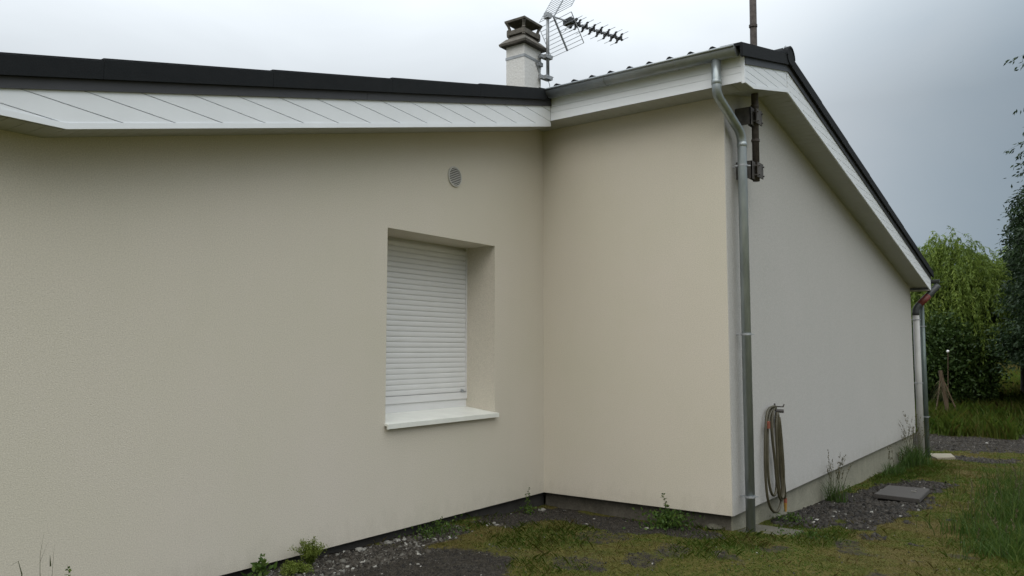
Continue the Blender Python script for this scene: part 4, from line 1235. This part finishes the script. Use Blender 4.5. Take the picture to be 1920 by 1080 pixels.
def fern(x, y, h, r, label):
    z = gz(x, y); t = empty('fern', (x, y, z), label, 'plant')
    P = []; S = []
    for i in range(34):
        a = r2.uniform(0, 6.28); hh = h * r2.uniform(.6, 1.05); c = blade_curve(x, y, z, hh, a, r2.uniform(.2, 1.1) * r / h, 9, .4)
        c[:, 1] = np.minimum(c[:, 1], -.012); S.append(ribbon(c, .0018, .3))
        k = 110; i0 = r2.uniform(.2, 1, k); pts = np.stack([np.interp(i0, np.linspace(0, 1, 9), c[:, j]) for j in range(3)], 1) + r2.normal(0, .010, (k, 3))
        pts[:, 1] = np.minimum(pts[:, 1], -.01)
        P.append(leaves(pts, r2.normal(size=(k, 3)) + [0, 0, .5], .018, .006, np.clip(.25 + .6 * i0 + r2.normal(0, .15, k), 0, 1), r2))
    mesh_np('fronds', *cat(P), M_FERN, t); mesh_np('stem', *cat(S), M_FERN, t)


fern(-3.22, -.13, .20, .14, 'bright feathery fern against the left wall foot')
fern(-3.42, -.20, .09, .14, 'low dark fern spreading left of the bright feathery fern')
leafy_weed(-3.63, -.10, .16, 'broad-leaved weed left of the fern at the picture bottom', 26, 2, .035, spread=.07)
leafy_weed(-1.80, -.10, .15, 'low bushy weed at the wall foot below the window', 320, 3, .017, spread=.20)
leafy_weed(-2.00, -.14, .10, 'small weed tuft just left of the bushy weed below the window', 60, 2, .013, spread=.08)
leafy_weed(-0.45, -.12, .27, 'thin weed with a nodding stem near the inner corner', 120, 2, .017, spread=.10)
leafy_weed(-0.17, -1.50, .33, 'tall leafy weed standing before the projecting wall', 700, 2, .024, spread=.15, hb=.14)
leafy_weed(1.15, YC - .16, .10, 'low green weed between the slab and the hose nozzle', 160, 2, .020, spread=.13)
leafy_weed(0.35, -2.66, .06, 'clover-like weed patch in front of the slab', 260, 1, .016, spread=.20, hb=.03)
leafy_weed(3.9, YC - .07, .10, 'small weed at the plinth just beyond the tall grass clump', 50, 2, .014, spread=.08)
grass_clump(3.02, YC - .12, .06, .34, 150, 18, 'tall seeding grass clump against the grey wall right of the hose', .66, name='grass_clump')
grass_clump(7.75, YC - .16, .26, .40, 420, 46, 'wide clump of tall grass at the far end of the gable wall', .95, w=.007, ry=.09)
grass_clump(6.35, YC - .14, .25, .22, 260, 8, 'shorter grass clump along the plinth before the far clump', .42, w=.005, ry=.07)
t = empty('dry_stalk', (-5.1, -.22, gz(-5.1, -.22)), 'thin dry forked stalks before the left wall at the picture edge', 'grass')
P = []
for pts in ([(-5.10, .0), (-5.095, .30), (-5.10, .42), (-5.085, .54)], [(-5.10, .38), (-5.06, .49)], [(-5.04, .0), (-5.035, .30), (-5.03, .46)], [(-5.18, .0), (-5.185, .34), (-5.205, .41), (-5.24, .395)], [(-5.045, .35), (-5.05, .41)]):
    P.append(ribbon(np.array([(a, -.22, gz(-5.1, -.22) + b + .06) for a, b in pts]), .0045, .3))
mesh_np('sprays', *cat(P), M_DRY, t)
leafy_weed(-4.92, -.24, .44, 'single leafy weed stalk rising at the bottom left', 20, 1, .018)
k = 0
RG = [((1.75, -3.72), .17, .28, 160, 12, 'loose tall grass tuft in the lawn nearest the middle right', .55),
      ((2.85, -4.15), .26, .40, 900, 16, 'dense dark grass clump at the right picture edge', .72),
      ((4.6, -4.12), .32, .42, 900, 16, 'grass clump at the right edge beyond the dense dark one', .66),
      ((0.75, -4.10), .18, .20, 500, 6, 'short grass tuft at the bottom right corner', .40),
      ((1.45, -4.22), .22, .30, 600, 8, 'mixed dry and green grass tuft in the right corner', .50),
      ((6.6, -4.25), .40, .36, 700, 14, 'farthest grass clump on the right edge of the lawn', .60)]
for (x, y), r, h, nb, ns, lab, hs in RG: grass_clump(x, y, r, h, nb, ns, lab, hs, w=.0045, matb=M_TUFT, tb=(.0, .75))

# ------------------------------------------------------------------ stake tripod and the rod with a white ball
sx0, sy0 = 16.04, -1.60; sz0 = gz(sx0, sy0)
stk = empty('tree_stakes', (sx0, sy0, sz0), 'weathered wooden stakes tied together in the long grass', 'stake')
apex = Vector((sx0 - .03, sy0 + .05, sz0 + 1.18))
for dx, dy, r in ((-.10, .24, .018), (.04, -.10, .05), (.12, -.38, .018)):
    bm = bmesh.new(); b = Vector((sx0 + dx, sy0 + dy, sz0 - .1)); tube(bm, [b, b.lerp(apex, .9), b.lerp(apex, 1.08)], r, 8); finish('stake', bm, M_WOOD, stk)
P = []
for i in range(90):
    a = r2.uniform(0, 6.28); c = blade_curve(apex.x, apex.y, apex.z - .15 - r2.uniform(0, .35), .1, a, r2.uniform(1, 3), 6, 1.6); P.append(ribbon(c, .008, r2.uniform(.3, 1)))
mesh_np('dead_tendrils', *cat(P), M_DRY, stk)
bm = bmesh.new(); rb = Vector((16.06, -1.66, sz0)); rt = Vector((16.10, -1.72, sz0 + 1.78)); tube(bm, [rb, rt], .009, 8)
rod = tag(finish('marker_rod', bm, M_WOOD), 'thin rod topped by a small white ball above the stakes', 'marker')
bm = bmesh.new(); bmesh.ops.create_uvsphere(bm, u_segments=16, v_segments=10, radius=.036)
for v in bm.verts: v.co += rt
finish('ball', bm, M_WHITEBALL, rod, smooth=True)

# ------------------------------------------------------------------ trees
M_WILLOW = leaf_mat('willow_leaf', [(0, (0.045, 0.080, 0.014)), (.45, (0.12, 0.18, 0.030)), (.8, (0.22, 0.30, 0.055)), (1, (0.32, 0.40, 0.09))], .45)
M_DARK = leaf_mat('dark_leaf', [(0, (0.010, 0.022, 0.010)), (.5, (0.024, 0.048, 0.018)), (1, (0.055, 0.095, 0.03))], .2)
M_MID = leaf_mat('shrub_leaf', [(0, (0.022, 0.045, 0.010)), (.5, (0.055, 0.095, 0.020)), (1, (0.12, 0.18, 0.04))], .25)
r3 = np.random.default_rng(21)


def trunk(x, y, z, h, r, parent, limbs, spread, name='trunk'):
    bm = bmesh.new()
    tube(bm, smoothline([(x, y, z - .2), (x + .05, y, z + h * .3), (x - .04, y + .06, z + h * .65), (x + .02, y, z + h)], 5), r, 10, radii=list(np.linspace(r, r * .3, 16)))
    for i in range(limbs):
        a = r3.uniform(0, 6.28); z0 = z + h * r3.uniform(.25, .85); d = spread * r3.uniform(.5, 1)
        p = [Vector((x, y, z0)), Vector((x + math.cos(a) * d * .5, y + math.sin(a) * d * .5, z0 + d * .45)), Vector((x + math.cos(a) * d, y + math.sin(a) * d, z0 + d * .7))]
        q = smoothline(p, 4); tube(bm, q, .05, 7, radii=list(np.linspace(r * .4, .012, len(q))))
    return finish(name, bm, M_BARK, parent, smooth=True)


def crown(cx, cy, cz, rx, ry, rz, nclump, per, clump_r, leafL, leafW, droop, tbase, mat_, parent, hollow=.45, name='crown', tip_light=.25):
    P, Dd, T_ = [], [], []
    for i in range(nclump):
        d = nrm(r3.normal(size=3)); rad = (hollow + (1 - hollow) * r3.random() ** .6)
        wob = 1 + .22 * mnoise.noise(Vector((d[0] * 2.2 + cx, d[1] * 2.2 + cy, d[2] * 2.2)))
        c = np.array([cx, cy, cz]) + d * np.array([rx, ry, rz]) * rad * wob
        n = int(per * r3.uniform(.5, 1.5)); cr_ = clump_r * r3.uniform(.5, 1.3)
        p = c + r3.normal(size=(n, 3)) * cr_ * np.array([1, 1, .7]) * .5
        P.append(p); Dd.append(nrm(p - np.array([cx, cy, cz - rz * .3])) * .7 + r3.normal(size=(n, 3)) * .7 + [0, 0, -droop])
        T_.append(np.clip(tbase + r3.normal(0, .10) + r3.normal(0, .14, n), 0, 1))
    P = np.concatenate(P); Dd = np.concatenate(Dd); T_ = np.concatenate(T_); n = len(P)
    return mesh_np(name, *leaves(P, Dd, leafL * r3.uniform(.6, 1.4, n), leafW * r3.uniform(.7, 1.3, n), T_, r3), mat_, parent)


def willow(x, y, h, r, label, nstr=900):
    z = gz(x, y); t = empty('willow_tree', (x, y, z), label, 'tree'); trunk(x, y, z, h * .75, .16, t, 9, r * .7)
    P, Dd, T_ = [], [], []
    for i in range(nstr):
        a = r3.uniform(0, 6.28); q = r3.random() ** .55; el = math.acos(min(1, q)) if False else 0
        rr = r * q * (1 + .18 * math.sin(3 * a + x)); zt = z + h * (1 - .50 * q ** 2.2) + r3.normal(0, .12) + (.35 if i % 18 == 0 else 0) + .45 * mnoise.noise(Vector((math.cos(a) * q * 2.2, math.sin(a) * q * 2.2, x)))
        sx, sy = x + math.cos(a) * rr, y + math.sin(a) * rr
        Ls = r3.uniform(.5, 1.9) * (.5 + .8 * q); k = int(34 * Ls) + 8; tt = np.sort(r3.random(k))
        arc = .28 * Ls; base = r3.normal(0, .12); sway = r3.normal(0, .18, 2)
        px = sx + np.cos(a) * arc * (1 - (1 - tt) ** 2) + sway[0] * tt; py = sy + np.sin(a) * arc * (1 - (1 - tt) ** 2) + sway[1] * tt
        pz = zt + .12 * np.sin(np.minimum(tt * 4, 3.1)) * .8 - Ls * tt ** 1.4
        P.append(np.stack([px, py, pz], 1)); Dd.append(np.stack([np.cos(a) * .5 * (1 - tt), np.sin(a) * .5 * (1 - tt), -.5 - tt], 1) + r3.normal(0, .42, (k, 3)))
        T_.append(np.clip(.58 + base + r3.normal(0, .13, k), 0, 1))
    P = np.concatenate(P); n = len(P)
    k = P[:, 2] > z + (1.35 if x < 22 else 1.5) + .9 * np.clip((-2.25 - P[:, 1]) / .45, 0, 1) + r3.uniform(-.35, .25, n); P = P[k]; Dd = np.concatenate(Dd)[k]; T_ = np.concatenate(T_)[k]; n = len(P)
    mesh_np('crown', *leaves(P, Dd, r3.uniform(.09, .17, n), r3.uniform(.018, .034, n), T_, r3), M_WILLOW, t)
    crown(x, y + .35, z + h * .62, r * .6, r * .6, h * .27, 300, 45, .6, .13, .05, .5, .2, M_MID, t, .1, 'inner_foliage')
    return t


willow(20.4, -1.35, 4.65, 2.2, 'weeping willow with light green drooping strands beyond the far end of the house', 1500)
willow(23.8, -2.9, 4.6, 2.0, 'paler willow behind, between the big willow and the dark tree', 1000)


def shrub(x, y, h, r, label, tb, n=260, mat_=None, L=.11, W=.055, name='shrub', group='shrubs under the trees'):
    z = gz(x, y); t = empty(name, (x, y, z), label, 'shrub', group); trunk(x, y, z, h * .7, .05, t, 5, r * .6, 'stem')
    crown(x, y, z + h * .46, r, r, h * .54, n, 60, .42, L, W, .1, tb, mat_ or M_MID, t, .3); return t


shrub(18.6, -1.3, 2.7, 1.0, 'dark round shrub under the willow behind the marker rod', .22, 480)
shrub(18.9, .1, 2.6, 1.2, 'dark shrub under the willow next to the end of the house', .22, 420)
shrub(19.2, -1.65, 2.3, .55, 'shrub under the willow edge nearest the open lawn', .22, 340)
shrub(20.6, -1.6, 3.1, .75, 'taller shrub between the willow trunk and the lawn', .30, 300)


def tall_tree(x, y, h, r, label, tb, n, per, m, L, W, zlow=.1, conic=.35, name='broadleaf_tree'):
    z = gz(x, y); t = empty(name, (x, y, z), label, 'tree'); trunk(x, y, z, h * .9, .22, t, 12, r * .7)
    P, Dd, T_ = [], [], []
    for i in range(n):
        q = zlow + (1 - zlow) * r3.random(); a = r3.uniform(0, 6.28)
        R0 = r * (1 - conic * q) * math.sqrt(max(.04, 1 - ((q - .45) / .62) ** 2 if q > .45 else 1)) * (1 + .28 * mnoise.noise(Vector((math.cos(a) * 1.4 + x, math.sin(a) * 1.4, q * 5))))
        rr = R0 * (.35 + .65 * r3.random() ** .5)
        c = np.array([x + math.cos(a) * rr, y + math.sin(a) * rr, z + h * q])
        k = int(per * r3.uniform(.5, 1.5)); out = np.array([math.cos(a), math.sin(a), 0])
        tt = r3.random(k)[:, None]; Lb = r3.uniform(.35, .95)
        p = c + out * Lb * (tt - .4) + np.array([0, 0, -1]) * .45 * Lb * tt ** 1.8 + r3.normal(size=(k, 3)) * np.array([.11, .11, .06])
        P.append(p); Dd.append(out * .5 + r3.normal(size=(k, 3)) * .55 + [0, 0, -.6]); T_.append(np.clip(tb + r3.normal(0, .10) + r3.normal(0, .13, k), 0, 1))
    P = np.concatenate(P); Dd = np.concatenate(Dd); T_ = np.concatenate(T_); n_ = len(P)
    mesh_np('crown', *leaves(P, Dd, L * r3.uniform(.6, 1.4, n_), W * r3.uniform(.6, 1.3, n_), T_, r3), m, t); return t


# dark tall tree just outside the right edge; only its drooping twigs and lower flank reach into the picture
edge = tall_tree(17.35, -5.60, 10.2, 2.6, 'tall dark tree at the right edge with drooping twigs against the sky', .45, 2300, 70, M_DARK, .11, .045, .14, .42)
tall_tree(21.2, -4.45, 6.1, 2.05, 'lower dark tree right of the willows', .40, 1500, 55, M_DARK, .13, .06, .30, .2)
tall_tree(26.5, -8.5, 8.5, 3.2, 'dark tree standing back at the right edge beyond the lawn', .45, 900, 55, M_DARK, .16, .08, .26, .3)
tall_tree(27.5, -4.2, 4.2, 1.9, 'dark bushy tree in the gap behind the willows', .35, 700, 60, M_DARK, .15, .08, .34, .1)

P, Dd, T_, S_ = [], [], [], []
for z0, reach in ((9.30, -3.22), (9.15, -3.45), (7.90, -3.25), (6.95, -3.12), (6.75, -3.35), (6.50, -3.25), (6.22, -3.18), (5.85, -3.4), (5.50, -3.2), (5.20, -3.1), (4.9, -3.0)):
    n = 9; t = np.linspace(0, 1, n); c = np.stack([17.35 + .1 * t, -4.6 + (reach + 4.6) * t, z0 + .35 - .35 * t ** 2], 1); S_.append(ribbon(c, .012, .2))
    k = 30; i0 = r3.uniform(.3, 1, k); p = np.stack([np.interp(i0, t, c[:, j]) for j in range(3)], 1) + r3.normal(0, .03, (k, 3))
    P.append(p); Dd.append(np.array([0, .5, -.7]) + r3.normal(0, .35, (k, 3))); T_.append(r3.uniform(.3, .8, k))
P = np.concatenate(P)
mesh_np('twig_foliage', *leaves(P, np.concatenate(Dd), .13, .045, np.concatenate(T_), r3), M_DARK, edge)
mesh_np('twig_sprays', *cat(S_), M_DARK, edge)

# far hedge closing the lawn
z = 0.9; hed = empty('hedge', (47, -6, z), 'long dark hedge at the far end of the lawn', 'hedge')
P, Dd, T_ = [], [], []
for i in range(2600):
    q = r3.random(); yy = -34 + 62 * q; zz = gz_base(47, 0) + r3.random() * (3.4 + 1.2 * mnoise.noise(Vector((yy * .25, 0, 0)))); k = 22
    p = np.array([47 + r3.normal(0, .6), yy, zz]) + r3.normal(size=(k, 3)) * .35; P.append(p); Dd.append(r3.normal(size=(k, 3))); T_.append(np.clip(.4 + r3.normal(0, .1) + r3.normal(0, .13, k), 0, 1))
P = np.concatenate(P); n = len(P)
mesh_np('foliage', *leaves(P, np.concatenate(Dd), r3.uniform(.2, .45, n), r3.uniform(.12, .25, n), np.concatenate(T_), r3), M_DARK, hed)
bm = bmesh.new()
for i in range(31):
    y0 = -34 + i * 2.05; tube(bm, [(47, y0, gz_base(47, 0) - .2), (47.05, y0 + .1, gz_base(47, 0) + 2.2)], .07, 6)
finish('stems', bm, M_BARK, hed)
